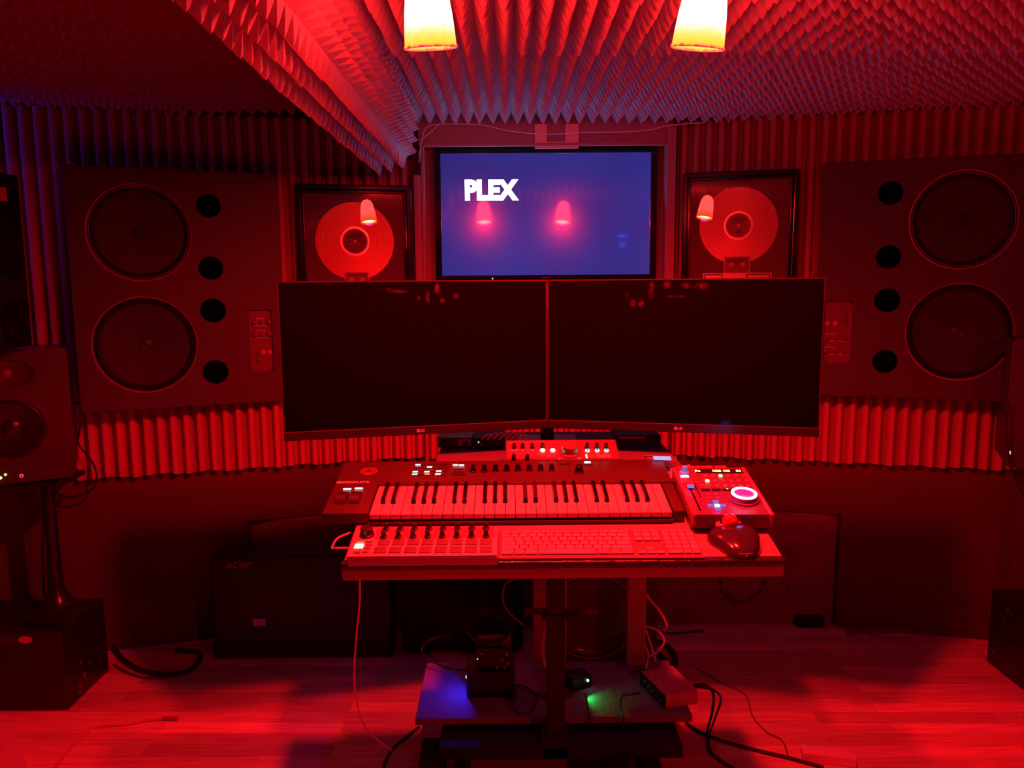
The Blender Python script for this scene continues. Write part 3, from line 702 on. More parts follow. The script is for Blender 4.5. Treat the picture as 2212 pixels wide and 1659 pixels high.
# ------------------------------------------------------------------ piano keyboard
pk = tthing('piano_keyboard', 'long keyboard instrument with light and dark piano keys and knobs', 'piano keyboard', -.124, .142, 0)
W2 = .409
ku0, ku1 = -.302, .379      # keys span
TOPH = .030
KP = (ku1-ku0)/29
b = B()
b.box(-W2, W2, .143, .276, .004, TOPH, .003)
b.box(-W2, ku0-.003, .004, .146, .004, TOPH, .003)
b.box(ku1+.003, W2, .004, .146, .004, TOPH, .003)
b.done('body', body_dark, pk, 40)
B().box(ku0-.004, ku1+.004, .000, .150, .004, .009).done('key_bed', knob_dark, pk)
B().box(ku0-.004, ku1+.004, -.003, .003, .0035, .0105, .001).done('front_lip', body_dark, pk)
B().box(ku0-.002, ku1+.05, .139, .158, TOPH-.004, TOPH+.004, .002).done('key_cover', body_dark, pk, 40)
kb = B(); kb.box(.0006, KP-.0009, .0, .14, .0165, .0285, .0012); k0 = kb.done('white_key', key_white, pk, 40, (ku0, .0, 0))
for i in range(1, 29): cp(k0, pk, (ku0+i*KP, 0, 0))
bk = B(); bk.b.free(); bk = B()
vs = [(-.0058, .048, .0275), (.0058, .048, .0275), (.0058, .141, .0275), (-.0058, .141, .0275), (-.0042, .056, .0385), (.0042, .056, .0385), (.0042, .141, .0385), (-.0042, .141, .0385)]
V_ = [bk.b.verts.new(v) for v in vs]
for f_ in ((3, 2, 1, 0), (4, 5, 6, 7), (0, 1, 5, 4), (1, 2, 6, 5), (2, 3, 7, 6), (3, 0, 4, 7)): bk.b.faces.new([V_[i] for i in f_])
bmesh.ops.bevel(bk.b, geom=list(bk.b.edges), offset=.0008, segments=2, affect='EDGES')
first = None
pat = [1, 2, 4, 5, 6]        # black key sits before white number n (C = 0)
for i in range(1, 29):
    if i % 7 in (1, 2, 4, 5, 6):
        x = ku0+i*KP
        if first is None: first = bk.done('black_key', key_black, pk, 40, (x, 0, 0))
        else: cp(first, pk, (x, 0, 0))
def kl(x, y, h=TOPH):       # pixel -> keyboard-local u,v on the top face
    q = hit(x, y, TO+Tn*h, Tn)-TO
    return q.x+.124, q.dot(Tv)-.142
def on_top(par, x, y, du, dv, mat, nm='button', h=TOPH, th=.0015):
    u, v = kl(x, y, h); return B().box(u-du/2, u+du/2, v-dv/2, v+dv/2, h, h+th, min(du, dv)*.12).done(nm, mat, par)
for i in range(8):
    u, v = kl(1022+i*(1192-1022)/7, 1018-i*.35)
    if i == 0: kn = B().lathe([(0, 0), (.0085, 0), (.0085, .002), (.0065, .003), (.0058, .016), (.0045, .0175), (0, .0175)], None, 24).done('knob', knob_black, pk, 40, (u, v, TOPH))
    else: cp(kn, pk, (u, v, TOPH))
u, v = kl(1251, 1019)
B().lathe([(0, 0), (.012, 0), (.012, .003), (.0095, .004), (.009, .016), (.007, .018), (0, .018)], None, 28).done('encoder_knob', knob_black, pk, 40, (u, v, TOPH))
# logo disc
u, v = kl(797, 1018)
B().lathe([(.0165, 0), (.0215, 0), (.0215, .0006), (.0165, .0006), (.0165, 0)], Matrix.Translation((u, v, TOPH)), 40).lathe([(0, 0), (.0145, 0), (.0145, .0006), (0, .0006)], Matrix.Translation((u, v, TOPH)), 40).done('round_logo', M('logo_rose', (.16, .06, .09), .5, noise=.05), pk)
b = B()
for a_ in (90, 210, 330):
    rm = Matrix.Translation((u, v, TOPH+.0008)) @ Matrix.Rotation(R(a_), 4, 'Z')
    b.prism([(0, -.0012), (.0145, -.0012), (.0145, .0012), (0, .0012)], 0, .0003, rm)
b.lathe([(.0045, 0), (.0068, 0), (.0068, .0003), (.0045, .0003), (.0045, 0)], Matrix.Translation((u, v, TOPH+.0008)), 24)
b.done('logo_lines', knob_dark, pk)
u, v = kl(767.5, 1042)
text('KOMPLETE', 'logo_text', line_white, pk, Matrix.Translation((u-.001, v, TOPH)), .0135, .0004, .0003, 1.05)
B().lathe([(0, 0), (.0055, 0), (.0055, .0006), (0, .0006)], Matrix.Translation((kl(731.5, 1043)[0], v, TOPH)), 20).done('logo_dot', line_white, pk)
for x, y, m_ in ((903, 1004, e_white), (928, 1009, e_white), (897, 1019, e_white), (922, 1019, e_white), (948, 1018, e_white), (896, 1024.5, e_mint), (923, 1024.5, e_orange), (946, 1024, e_white), (984, 1004.5, e_white), (997, 1005, e_white), (750, 1056, e_white), (775, 1055, e_white)):
    on_top(pk, x, y, .013 if y < 1050 else .019, .0055 if m_ is not e_orange else .0035, m_, 'lit_button', TOPH+.0016, .0006)
bt = None
for x, y in ((908, 1004), (933, 1004), (958, 1004), (906, 1011), (931, 1011), (957, 1011), (904, 1019), (929, 1019), (954, 1019), (902, 1027), (927, 1027), (953, 1027), (990, 1004.5), (991, 1014), (990, 1020), (984, 1026), (996, 1026), (1219, 1003), (1270, 1003)):
    u, v = kl(x, y)
    if bt is None: bt = B().box(-.0125, .0125, -.003, .003, 0, .0015, .0005).done('button', knob_dark, pk, None, (u, v, TOPH))
    else: cp(bt, pk, (u, v, TOPH))
u, v = kl(1269, 1000); B().box(u-.008, u+.008, v-.004, v+.004, TOPH+.0016, TOPH+.0026).done('lit_button', e_white, pk)
# pitch and modulation wheels
u, v = kl(740, 1078)
for k, du in enumerate((0, .031)):
    B().cyl(.030, -.0115, .0115, Matrix.Translation((u+du, v, TOPH-.014)) @ Matrix.Rotation(R(90), 4, 'Y'), 40, bev=.002).done('wheel', M('wheel_rubber', (.025, .01, .011), .4, noise=.05), pk, 40)

# ------------------------------------------------------------------ pad controller
pc = tthing('pad_controller', 'pale pad controller with sixteen knobs and sixteen pads on the tray', 'pad controller', -.450, -.004, 0)
def cl(x, y, h=.024):
    q = hit(x, y, TO+Tn*h, Tn)-TO; return q.x+.450, q.dot(Tv)+.004
a0 = cl(745, 1204); a1 = cl(770, 1142); a2 = cl(1075, 1138); a3 = cl(1077, 1199)
PW_ = (a3[0]+a2[0])/2 - (a0[0]+a1[0])/2; PX0 = (a0[0]+a1[0])/2; PY0 = a0[1]+.002; PY1 = a1[1]
b = B(); b.box(PX0, PX0+PW_, PY0, PY1, .0, .022, .004, None, 3); b.done('case', M('controller_pink', (.45, .28, .36), .35, noise=.03), pc, 50)
B().box(PX0+.002, PX0+PW_-.002, PY0+.001, PY1-.001, .0215, .024, .002).done('top_plate', white_pl, pc, 40)
u0, v0 = cl(815, 1162); u1, v1 = cl(1064, 1140)
B().box(u0-.006, u1+.004, v0-.004, v1+.002, .024, .0245).done('knob_field', M('field_rose', (.20, .08, .1), .45, noise=.03), pc)
p_a, p_b = cl(829, 1162), cl(1050, 1159); q_a, q_b = cl(834, 1145), cl(1050, 1142)
kn = None
for r_, (pa_, pb_) in enumerate(((p_a, p_b), (q_a, q_b))):
    for i in range(8):
        u = pa_[0]+(pb_[0]-pa_[0])*i/7; v = (pa_[1]+pb_[1])/2
        if kn is None: kn = B().lathe([(0, 0), (.0073, 0), (.0073, .003), (.0055, .0045), (.0048, .012), (.005, .0155), (.004, .0165), (0, .0165)], None, 24).done('knob', knob_dark, pc, 40, (u, v, .0245))
        else: cp(kn, pc, (u, v, .0245))
u, v = cl(793, 1156)
B().box(u-.016, u+.016, v-.014, v+.013, .024, .0243).done('knob_label', M('label_violet', (.3, .15, .35), .5, noise=.1), pc)
pr = [(.0145*(1-.06*(i % 2)), i) for i in range(24)]
B().lathe([(0, 0), (.016, 0), (.016, .004), (.0135, .005), (.013, .018), (.0115, .0195), (0, .0195)], None, 12).done('large_knob', knob_dark, pc, 30, (u, v, .0243))
pa_, pb_, pc_, pd_ = cl(829, 1174), cl(1050, 1170), cl(821, 1189), cl(1050, 1186)
pd0 = None
for i in range(8):
    for r_, (s_, e_) in enumerate(((pa_, pb_), (pc_, pd_))):
        u = s_[0]+(e_[0]-s_[0])*i/7; v = (s_[1]+e_[1])/2 + (.001 if r_ == 0 else -.001)
        if pd0 is None: pd0 = B().box(-.0125, .0125, -.0115, .0115, 0, .0022, .0012).done('pad', pad_grey, pc, 40, (u, v, .0238))
        else: cp(pd0, pc, (u, v, .0238))
u, v = cl(775, 1181)
B().box(u-.009, u+.009, v-.006, v+.010, .024, .0250, .001).done('display', e_yellow, pc)
B().box(u-.006, u+.008, v+.011, v+.019, .024, .0247, .001).done('display_tab', emis('amber_dim', (1, .45, .15), .6), pc)
for x, y in ((798, 1171), (797, 1178), (793, 1185), (789, 1193), (771, 1194)):
    u, v = cl(x, y); B().box(u-.007, u+.007, v-.0035, v+.0035, .024, .0255, .0008).done('button', pad_grey, pc)

# ------------------------------------------------------------------ computer keyboard
ck = tthing('computer_keyboard', 'slim pale computer keyboard with number pad on the tray', 'keyboard', -.136, -.006, 0, R(-.4))
KW, KD = .428, .117
b = B(); b.prism(rrect(0, KW, 0, KD, .008), .001, .0045); b.done('base_plate', alu, ck, 40)
B().box(0, KW, .0, .012, .0045, .0055).done('front_strip', alu, ck)
ZK = .0045
kc = {}
def key(u0, u1, v0, v1, nm):
    wd = round(u1-u0, 4), round(v1-v0, 4)
    cxy = ((u0+u1)/2, (v0+v1)/2, ZK)
    if wd in kc: o = cp(kc[wd], ck, cxy); o.name = nm; return o
    hx, hy = wd[0]/2, wd[1]/2
    kc[wd] = B().box(-hx, hx, -hy, hy, 0, .0038, .0012).done(nm, white_pl, ck, 40, cxy); return kc[wd]
g = .0028; kw = .0190; U0 = .006; MW = .279
rows = [(.0145, .018, [1.25, 1, 1.25, 5.6, 1.25, 1, 1.25]), (.0335, .0155, [2.0] + [1]*10 + [2.35]), (.0500, .0155, [1.6] + [1]*11 + [1.7]), (.0665, .0155, [1.4] + [1]*12 + [1]), (.0830, .0155, [1]*13 + [1.45]), (.0995, .0105, [1]*13)]
for v, hgt, ws in rows:
    tot = sum(ws); unit = MW/tot; u = U0
    for w_ in ws:
        key(u+g/2, u+w_*unit-g/2, v, v+hgt-g*.4, 'key'); u += w_*unit
for v, hgt in ((.0665, .0155), (.0830, .0155), (.0995, .0105)):
    for i in range(3): key(.293+i*kw+g/2, .293+(i+1)*kw-g/2, v, v+hgt-g*.4, 'navigation_key')
for i in range(3): key(.293+i*kw+g/2, .293+(i+1)*kw-g/2, .0145, .0145+.0110, 'arrow_key')
key(.293+kw+g/2, .293+2*kw-g/2, .0275, .0275+.0110, 'arrow_key')
n0 = .355; nw = .0175
for v, hgt in ((.0500, .0155), (.0665, .0155), (.0830, .0155), (.0995, .0105)):
    for i in range(4): key(n0+i*nw+g/2, n0+(i+1)*nw-g/2, v, v+hgt-g*.4, 'number_key')
for i in range(3): key(n0+i*nw+g/2, n0+(i+1)*nw-g/2, .0335, .0335+.0144, 'number_key')
key(n0+g/2, n0+2*nw-g/2, .0145, .0145+.0169, 'number_key'); key(n0+2*nw+g/2, n0+3*nw-g/2, .0145, .0145+.0169, 'number_key')
key(n0+3*nw+g/2, n0+4*nw-g/2, .0145, .0145+.0334, 'number_key')

# ------------------------------------------------------------------ DAW control surface (fader, jog wheel)
xa = hit(1452, 1007, TO+Tn*.05, Tn)-TO; xb = hit(1660, 1112, TO+Tn*.04, Tn)-TO
XU0, XV0, XH = .284, .100, .045
XU0 = .290
xt = tthing('fader_controller', 'studio control surface with a fader, lit buttons and glowing jog wheel', 'control surface', XU0, XV0, 0, R(-1.0))
def xl(x, y, h=XH):
    q = hit(x, y, TO+Tn*h, Tn)-TO - Vector((XU0, 0, 0)) ; q2 = Vector((q.x, q.dot(Tv)-XV0))
    r_ = R(1.0); return q2.x*math.cos(r_)-q2.y*math.sin(r_), q2.x*math.sin(r_)+q2.y*math.cos(r_)
XW, XD = .176, .236
face = M('surface_grey', (.125, .045, .08), .4, noise=.04, scale=20)
b = B(); b.prism([(0, .0), (XW, .0), (XW, XD), (0, XD)], .012, XH-.003); b.done('case', M('case_dark', (.14, .08, .1), .5, noise=.1), xt)
B().box(.006, XW-.006, .0, XD, XH-.0035, XH, .001).done('top_plate', face, xt)
for x_ in (-.001, XW-.008):
    B().box(x_, x_+.010, -.004, XD, XH-.026, XH+.003, .0045, None, 3).done('end_cheek', M('cheek_rose', (.26, .1, .14), .35, noise=.03), xt, 50)
    B().box(x_+.001, x_+.009, .01, XD-.005, .0, XH-.025).done('riser', M('case_dark'), xt)
u, v = xl(1478, 1022)
B().lathe([(0, 0), (.012, 0), (.011, .004), (.0065, .006), (.006, .018), (.005, .019), (0, .019)], None, 24).done('encoder', emis('encoder_blue', (.05, .25, 1), .35, (.1, .1, .1)), xt, 40, (u, v, XH))
u, v = xl(1479, 1029)
B().box(u-.0095, u+.0095, v-.0055, v+.0045, XH, XH+.0015, .001).done('scribble_display', e_white, xt)
du0 = xl(1497, 1018); du1 = xl(1602, 1018)
B().box(.052, XW-.010, du0[1]-.011, du0[1]+.012, XH, XH+.0008).done('display_window', M('display_dark', (.02, .01, .01), .15, noise=.1), xt)
amber = emis('segment_amber', (1, .55, .12), 5)
for s_, x_ in (('Po', 1507), ('1025 100', 1557), ('04', 1595)):
    u, v = xl(x_, 1018); text(s_, 'segment_digits', amber, xt, Matrix.Translation((u, v, XH+.001)), .0150, .0006, .0002, .78)
bt = None
def xbtn(x, y, m_, nm='button', w_=.0085, h_=.0085):
    u, v = xl(x, y); return B().box(u-w_/2, u+w_/2, v-h_/2, v+h_/2, XH, XH+.003, .001).done(nm, m_, xt, 40)
btn = M('button_pale', (.6, .22, .24), .4, noise=.05)
for i in range(6):
    xbtn(1523+i*16.7, 1028.5, e_green if i == 2 else btn, 'lit_button' if i == 2 else 'button')
    xbtn(1528+i*16.8, 1039.5, e_yellow if i == 0 else btn, 'lit_button' if i == 0 else 'button')
for i in range(7): xbtn(1516+i*16.8, 1049.7, btn)
for i in range(5): xbtn(1524+i*23.2, 1059.3, knob_dark if i < 3 else M('button_violet', (.2, .12, .4), .4, noise=.1), 'transport_button', .020, .009)
xbtn(1571, 1058.3, e_yellow, 'lit_button', .006, .006)
for x, y in ((1529, 1069), (1546, 1069), (1532, 1076.7), (1550, 1076.7)): xbtn(x, y, btn, 'button', .008, .007)
xbtn(1549, 1093, emis('nav_white', (.75, .8, 1), 3), 'lit_button', .011, .010)
for x, y in ((1546, 1085), (1535, 1093), (1562, 1093), (1552, 1101)): xbtn(x, y, e_lilac, 'arrow_button', .012, .010)
u, v = xl(1606, 1079)
jw = B().lathe([(0, 0), (.034, 0), (.034, .004), (.031, .005), (.0295, .014), (.028, .015), (.021, .0155), (.020, .0148), (0, .0145)], None, 56).done('jog_wheel', M('jog_violet', (.16, .08, .3), .25, noise=.05), xt, 40, (u, v, XH))
B().lathe([(.0225, .0150), (.0225, .0175), (.0285, .0175), (.0285, .0148)], None, 56).done('light_ring', emis('ring_white', (.72, .8, 1), 3.6), jw, 50)
fa = xl(1487, 1046); fb = xl(1505, 1103)
B().box(fa[0]-.0015, fa[0]+.0015, fb[1], fa[1]+.01, XH, XH+.0005).done('fader_slot', void, xt)
B().box(fa[0]+.013, fa[0]+.016, fb[1]+.06, fa[1]+.01, XH, XH+.0004).done('meter_strip', knob_dark, xt)
u, v = xl(1490, 1053)
fc = B().box(fa[0]-.0075, fa[0]+.0075, v-.011, v+.012, XH+.003, XH+.014, .003).box(fa[0]-.001, fa[0]+.001, v-.003, v+.003, XH, XH+.004).done('fader_cap', M('fader_red', (.75, .2, .15), .3, noise=.1), xt, 40)
B().box(fa[0]-.0076, fa[0]+.0076, v-.0112, v-.003, XH+.0035, XH+.0125, .002).done('fader_front', e_blue, fc)
b = B()
for k in range(14): b.box(fa[0]-.010, fa[0]-.005, fb[1]+.005+k*.0075, fb[1]+.0056+k*.0075, XH, XH+.0002)
b.done('fader_scale', line_white, xt)
b = B(); u, v = xl(1478, 1041); b.box(u-.006, u+.006, v-.0006, v+.0006, XH, XH+.0003, 0, Matrix.Rotation(R(25), 4, 'Z')); b.box(u-.006, u+.006, v-.0006, v+.0006, XH, XH+.0003, 0, Matrix.Rotation(R(-25), 4, 'Z')); b.box(u+.010, u+.036, v-.0003, v+.0008, XH, XH+.0003); b.done('logo_print', line_white, xt)
light('jog_ring_light', 'POINT', TW(.42, .172, .085), (.15, .2, 1), .035, .015)
light('cursor_light', 'POINT', TW(.355, .138, .065), (.1, .1, 1), .010, .006)

# ------------------------------------------------------------------ trackball
tb = tthing('trackball_mouse', 'dark glossy trackball mouse with a shiny red ball', 'trackball', .375, .04, 0)
def tl_(x, y, h=.006): q = hit(x, y, TO+Tn*h, Tn)-TO; return q.x-.375, q.dot(Tv)-.04
outl = [tl_(*p) for p in ((1527, 1162), (1530, 1153), (1545, 1147), (1560, 1142), (1582, 1140), (1605, 1141), (1622, 1145), (1635, 1155), (1643, 1166), (1644, 1177), (1643, 1190), (1634, 1201), (1618, 1207), (1600, 1207), (1582, 1202), (1565, 1192), (1550, 1181), (1535, 1172))]
def smooth_loop(P, k=4):
    out = []; n_ = len(P)
    for i in range(n_):
        a, b_, c, d = [Vector(P[(i+j-1) % n_]) for j in range(4)]
        for q in range(k):
            t_ = q/k; out.append(.5*((2*b_)+(-a+c)*t_+(2*a-5*b_+4*c-d)*t_*t_+(-a+3*b_-3*c+d)*t_**3))
    return out
OL = smooth_loop(outl); cx = sum(p.x for p in OL)/len(OL); cy = sum(p.y for p in OL)/len(OL)
b = B(); rings = []
for s_, h_ in ((.98, 0), (1.0, .002), (1.0, .005), (.975, .010), (.92, .017), (.82, .023), (.66, .028), (.45, .031), (.22, .0325)):
    rings.append([b.b.verts.new((cx+(p.x-cx)*s_, cy+(p.y-cy)*s_, h_*(1+2.2*((cy+(p.y-cy)*s_)-cy)))) for p in OL])
for a_, c_ in zip(rings, rings[1:]):
    for i in range(len(OL)): b.b.faces.new((a_[i], a_[(i+1) % len(OL)], c_[(i+1) % len(OL)], c_[i]))
b.b.faces.new(rings[-1]); b.b.faces.new(rings[0][::-1])
b.done('shell', M('trackball_shell', (.035, .02, .03), .16, coat=.6, noise=.1), tb, 60)
u, v = tl_(1582, 1140, .03)
B().lathe([(.017, .016), (.0235, .016), (.024, .0265), (.0185, .031), (.017, .029)], Matrix.Translation((u, .051, 0)) @ Matrix.Diagonal((1.25, .75, 1, 1)), 40).done('ball_ring', M('ring_rose', (.5, .22, .25), .35, noise=.05), tb, 50)
b = B(); bmesh.ops.create_uvsphere(b.b, u_segments=40, v_segments=24, radius=.0175)
b.done('ball', gloss_red, tb, 60, (u, .049, .034))
lu, lv = tl_(1612, 1195, .022)
text('Kensington', 'logo_text', M('logo_grey', (.2, .08, .09), .5, noise=.05), tb, Matrix.Translation((lu, lv, .0215)) @ Matrix.Rotation(R(14), 4, 'X'), .0062, 0, .0002)

# ------------------------------------------------------------------ studio interface with big knob
SI = R(19)
Sv = Vector((0, math.cos(SI), math.sin(SI))); Sn = Vector((0, -math.sin(SI), math.cos(SI)))
SO = Vector((.0, 1.985, 1.062))
def sp_(x, y, h=0): q = hit(x, y, SO+Sn*h, Sn)-SO; return q.x, q.dot(Sv)
c0 = sp_(1092, 951); c1 = sp_(1330, 951); SW0 = c0[0]; SW1 = c1[0]; SV1 = c0[1]; SV0 = SV1-.10
SO2 = SO + Vector((SW0, 0, 0)) + Sv*SV0
si = thing('audio_interface', 'sloped desktop audio interface with one big central volume knob', 'audio interface', SO2, (SI, 0, 0))
def sl(x, y, h=0): a_ = sp_(x, y, h); return a_[0]-SW0, a_[1]-SV0
SWd = SW1-SW0
B().box(0, SWd, 0, .10, -.018, 0, .003).done('case', M('interface_case', (.10, .04, .05), .45, noise=.05), si, 40)
B().box(.003, SWd-.003, .003, .097, 0, .001).done('face_plate', M('interface_face', (.13, .05, .06), .4, noise=.05), si)
u, v = sl(1230, 979)
B().lathe([(0, 0), (.026, 0), (.026, .003), (.0205, .005), (.0205, .0235), (.0185, .0255), (0, .026)], None, 48).done('big_knob', M('knob_satin', (.22, .08, .08), .35, metal=.2, noise=.05), si, 40, (u, v, .001))
for s_ in (-1, 1): B().box(u+s_*.0165-.003, u+s_*.0165+.003, v-.0155, v-.0125, .010, .018, .001).done('level_light', emis('knob_green', (.15, 1, .3), .25), si)
ks = None
for x, y in ((1111, 965), (1129, 965), (1150, 965), (1172, 965), (1268, 965), (1289, 965), (1309, 965), (1110, 989), (1139, 989)):
    u, v = sl(x, y+3)
    if ks is None: ks = B().lathe([(0, 0), (.0062, 0), (.005, .002), (.0045, .013), (.0035, .014), (0, .014)], None, 20).done('knob', knob_black, si, 40, (u, v, .001))
    else: cp(ks, si, (u, v, .001))
for x, y, m_ in ((1172, 974, e_white), (1194, 974, e_white), (1269, 974.5, e_mint), (1290, 974.5, e_mint), (1310, 974.5, e_mint)):
    u, v = sl(x, y); B().cyl(.0062 if m_ is e_white else .0058, 0, .003, Matrix.Translation((u, v, .001)), 20).done('lit_button', m_, si)
    if m_ is e_mint: B().cyl(.003, .0031, .0036, Matrix.Translation((u, v, .001)), 14).done('button_mark', M('mark_teal', (.05, .3, .3), .5, noise=.05), si)
for x, y in ((1129, 974), (1150, 974), (1185, 987), (1105, 974), (1116, 974), (1208, 992), (1252, 992)):
    u, v = sl(x, y); B().lathe([(.0025, 0), (.0048, 0), (.0048, .002), (.0025, .002), (.0025, 0)], Matrix.Translation((u, v, .001)), 18).done('button', line_white, si)
u, v = sl(1267, 987); B().box(u-.0022, u+.0022, v-.008, v+.010, .001, .0016).done('level_meter', e_green, si)
u, v = sl(1279, 987); B().lathe([(.0055, 0), (.0068, 0), (.0068, .0004), (.0055, .0004), (.0055, 0)], Matrix.Translation((u, v, .001)), 24).done('maker_badge', line_white, si)
u, v = sl(1305, 986.5); B().box(u-.018, u+.018, v-.006, v+.006, .001, .0015).done('name_panel', M('name_rose', (.9, .5, .5), .5, noise=.05), si)
text('BIG KNOB STUDIO', 'name_text', knob_dark, si, Matrix.Translation((u, v, .0016)), .0042, 0, .0001)
def outline(x0, y0, x1, y1):
    a_ = sl(x0, y0); c_ = sl(x1, y1)
    sheet([rrect(a_[0], c_[0], c_[1], a_[1], .001), rrect(a_[0]+.0006, c_[0]-.0006, c_[1]+.0006, a_[1]-.0006, .001)], 'print_line', line_white, si, Matrix.Translation((0, 0, .0012)), .0002)
outline(1100, 956, 1140, 981); outline(1140, 956, 1215, 981)

# small boxes behind, on the rear shelf
Zs = 1.0225
def shelf_box(name, x0, x1, y0, z1px, yy, dep, mat, label, cat, knobs=0, kc_=None):
    a_ = HY(x0, y0, yy); c_ = HY(x1, z1px, yy)
    hgt = c_.z-Zs
    t = thing(name, label, cat, ((a_.x+c_.x)/2, yy, Zs)); hw = (c_.x-a_.x)/2
    B().box(-hw, hw, 0, dep, 0, hgt, .003).done('case', mat, t)
    for i in range(knobs):
        B().cyl(.007, 0, .014, Matrix.Translation((-hw+hw*2*(i+.5)/knobs, 0, hgt*.5)) @ XZ, 16, bev=.001).done('knob', kc_ or knob_black, t, 40)
    return t, hw, hgt
t1, hw, hg = shelf_box('mixer', 945, 1020, 972, 945, 2.21, .12, M('mixer_dark', (.06, .03, .04), .5, noise=.2), 'small dark mixer with knobs under the left monitor', 'mixer', 3)
B().box(hw*.2, hw*.9, -.0015, 0, hg*.2, hg*.85).done('face_label', M('mixer_label', (.6, .25, .25), .5, noise=.1), t1)
t2, hw, hg = shelf_box('power_amplifier', 1024, 1090, 972, 946, 2.20, .12, black_matte, 'small black amplifier box beside the mixer under the left monitor', 'amplifier', 2)
B().cyl(.0015, 0, .002, Matrix.Translation((-hw*.7, 0, hg*.6)) @ XZ, 8).done('indicator', e_white, t2)
t3, hw, hg = shelf_box('rack_unit', 1332, 1428, 965, 940, 2.20, .12, black_matte, 'black rack unit under the right monitor', 'rack unit')
B().box(-hw*.95, hw*.3, -.003, 0, hg*.72, hg*.9).done('front_strip', M('strip_rose', (.35, .12, .12), .5, noise=.1), t3)
# white device with display at right back of tray
wd = tthing('small_meter', 'little pale desktop device with a lit blue screen behind the control surface', 'desktop device', .245, .450, 0, R(-4))
dv = lambda x, y: (lambda q: (q.x-.245, q.dot(Tv)-.450))(hit(x, y, TO+Tn*.035, Tn)-TO)
a_ = dv(1400, 1000); c_ = dv(1465, 982)
B().box(a_[0], c_[0]-.003, -.022, c_[1]-.003, .0, .035, .003).done('case', M('device_pink', (.3, .12, .13), .4, noise=.05), wd, 40)
a_ = dv(1415, 993); c_ = dv(1449, 985)
B().box(a_[0], c_[0], a_[1], c_[1], .035, .0358).done('screen', e_pale, wd)
b = B(); b.tube([TW(.320, .340, .030), TW(.330, .350, .035), TW(.341, .357, .037)], .006, 8)
tag(b.done('usb_plug', M('plug_rose', (.8, .45, .5), .4, noise=.05), None, 40), 'small pale cable plug poking up behind the control surface', 'plug')
b = B(); b.tube([TW(.352, .36, .048), HY(1505, 985, 2.0), HY(1520, 988, 2.05), HY(1542, 992, 2.05), HY(1545, 1003, 2.0), TW(.39, .345, .03)], .0022, 6)
tag(b.done('thin_cable', wire_black, None, 40), 'thin black cable looping behind the control surface', 'cable')
b = B()
for k in range(7):
    x = 1040+k*13
    b.tube([HY(x, 950, 2.19), HY(x+8, 940, 2.17), HY(x+20, 938+random.uniform(-5, 3), 2.19), HY(x+26, 948, 2.22)], .0025, 6)
tag(b.done('cable_bundle', M('wire_orange', (.8, .4, .3), .5, noise=.1), None, 40), 'bundle of pale cables looping below where the two monitors meet', 'cables')
# cable left of tray, hanging USB cable
b = B(); b.tube([TW(-.452, .03, .012), TW(-.478, .032, .011), TW(-.492, .05, .0), TW(-.488, .09, .0), TW(-.47, .13, -.01)], .0022, 6)
tag(b.done('short_cable', wire_white, None, 40), 'short pale cable looping out of the left end of the pad controller', 'cable')
uc = thing('usb_cable', 'long white USB cable hanging from the tray down to the floor', 'cable')
pts = [HY(x, y, yy) for x, y, yy in ((777, 1238, 1.60), (777, 1300, 1.64), (771, 1360, 1.68), (766, 1430, 1.72), (767, 1490, 1.77), (779, 1550, 1.83), (800, 1585, 1.90), (836, 1614, 1.96))]
B().tube(pts, .0022, 8).done('cord', wire_white, uc, 40)
dd = (pts[-1]-pts[-2]).normalized()
B().tube([pts[-1]-dd*.002, pts[-1]+dd*.022], .005, 8, 0).done('plug', white_pl, uc, 40)

# ------------------------------------------------------------------ things on and around the low shelf
p = HZ(1008, 1508, .2); q = HZ(1113, 1503, .2)
ub = thing('power_unit', 'black power box on the low shelf with a bright blue light on its left', 'power unit', (p.x, p.y, .2))
bw = q.x-p.x
B().box(0, bw, 0, .11, .001, .085, .005).done('case', black, ub)
B().box(.03, bw-.01, .02, .12, .085, .155, .005).done('upper_case', M('upper_black', (.012, .006, .008), .45, noise=.3), ub)
b = B()
for k in range(9): b.cyl(random.uniform(.0015, .006), 0, .001, Matrix.Translation((random.uniform(.045, bw-.02), .02, random.uniform(.09, .15))) @ XZ, 12)
b.done('ports', M('port_rose', (.5, .25, .3), .4, noise=.1), ub)
B().cyl(.004, 0, .004, Matrix.Translation((0.001, .03, .055)) @ Matrix.Rotation(R(-90), 4, 'Y'), 12).done('blue_light', emis('blue_star', (.5, .6, 1), 14), ub)
B().cyl(.002, 0, .002, Matrix.Translation((.035, .021, .12)) @ XZ, 10).done('green_light', e_green, ub)
light('blue_led_light', 'SPOT', (p.x-.012, p.y+.03, .285), (.03, .015, 1), .5, .004, (-1, -.3, -.55), 165, .3)
# headphones-like coil above it
b = B()
for k in range(4):
    r_ = .05+.008*k; b.tube([(p.x+.07+r_*math.cos(a_)*1.1, p.y+.08+.045*math.sin(a_), .385+.008*k+.035*math.sin(a_)) for a_ in [i*math.pi/6 for i in range(13)]], .004, 6, 3)
tag(b.done('cable_coil', wire_black, None, 40), 'coil of black cable hanging above the black power box', 'cable')
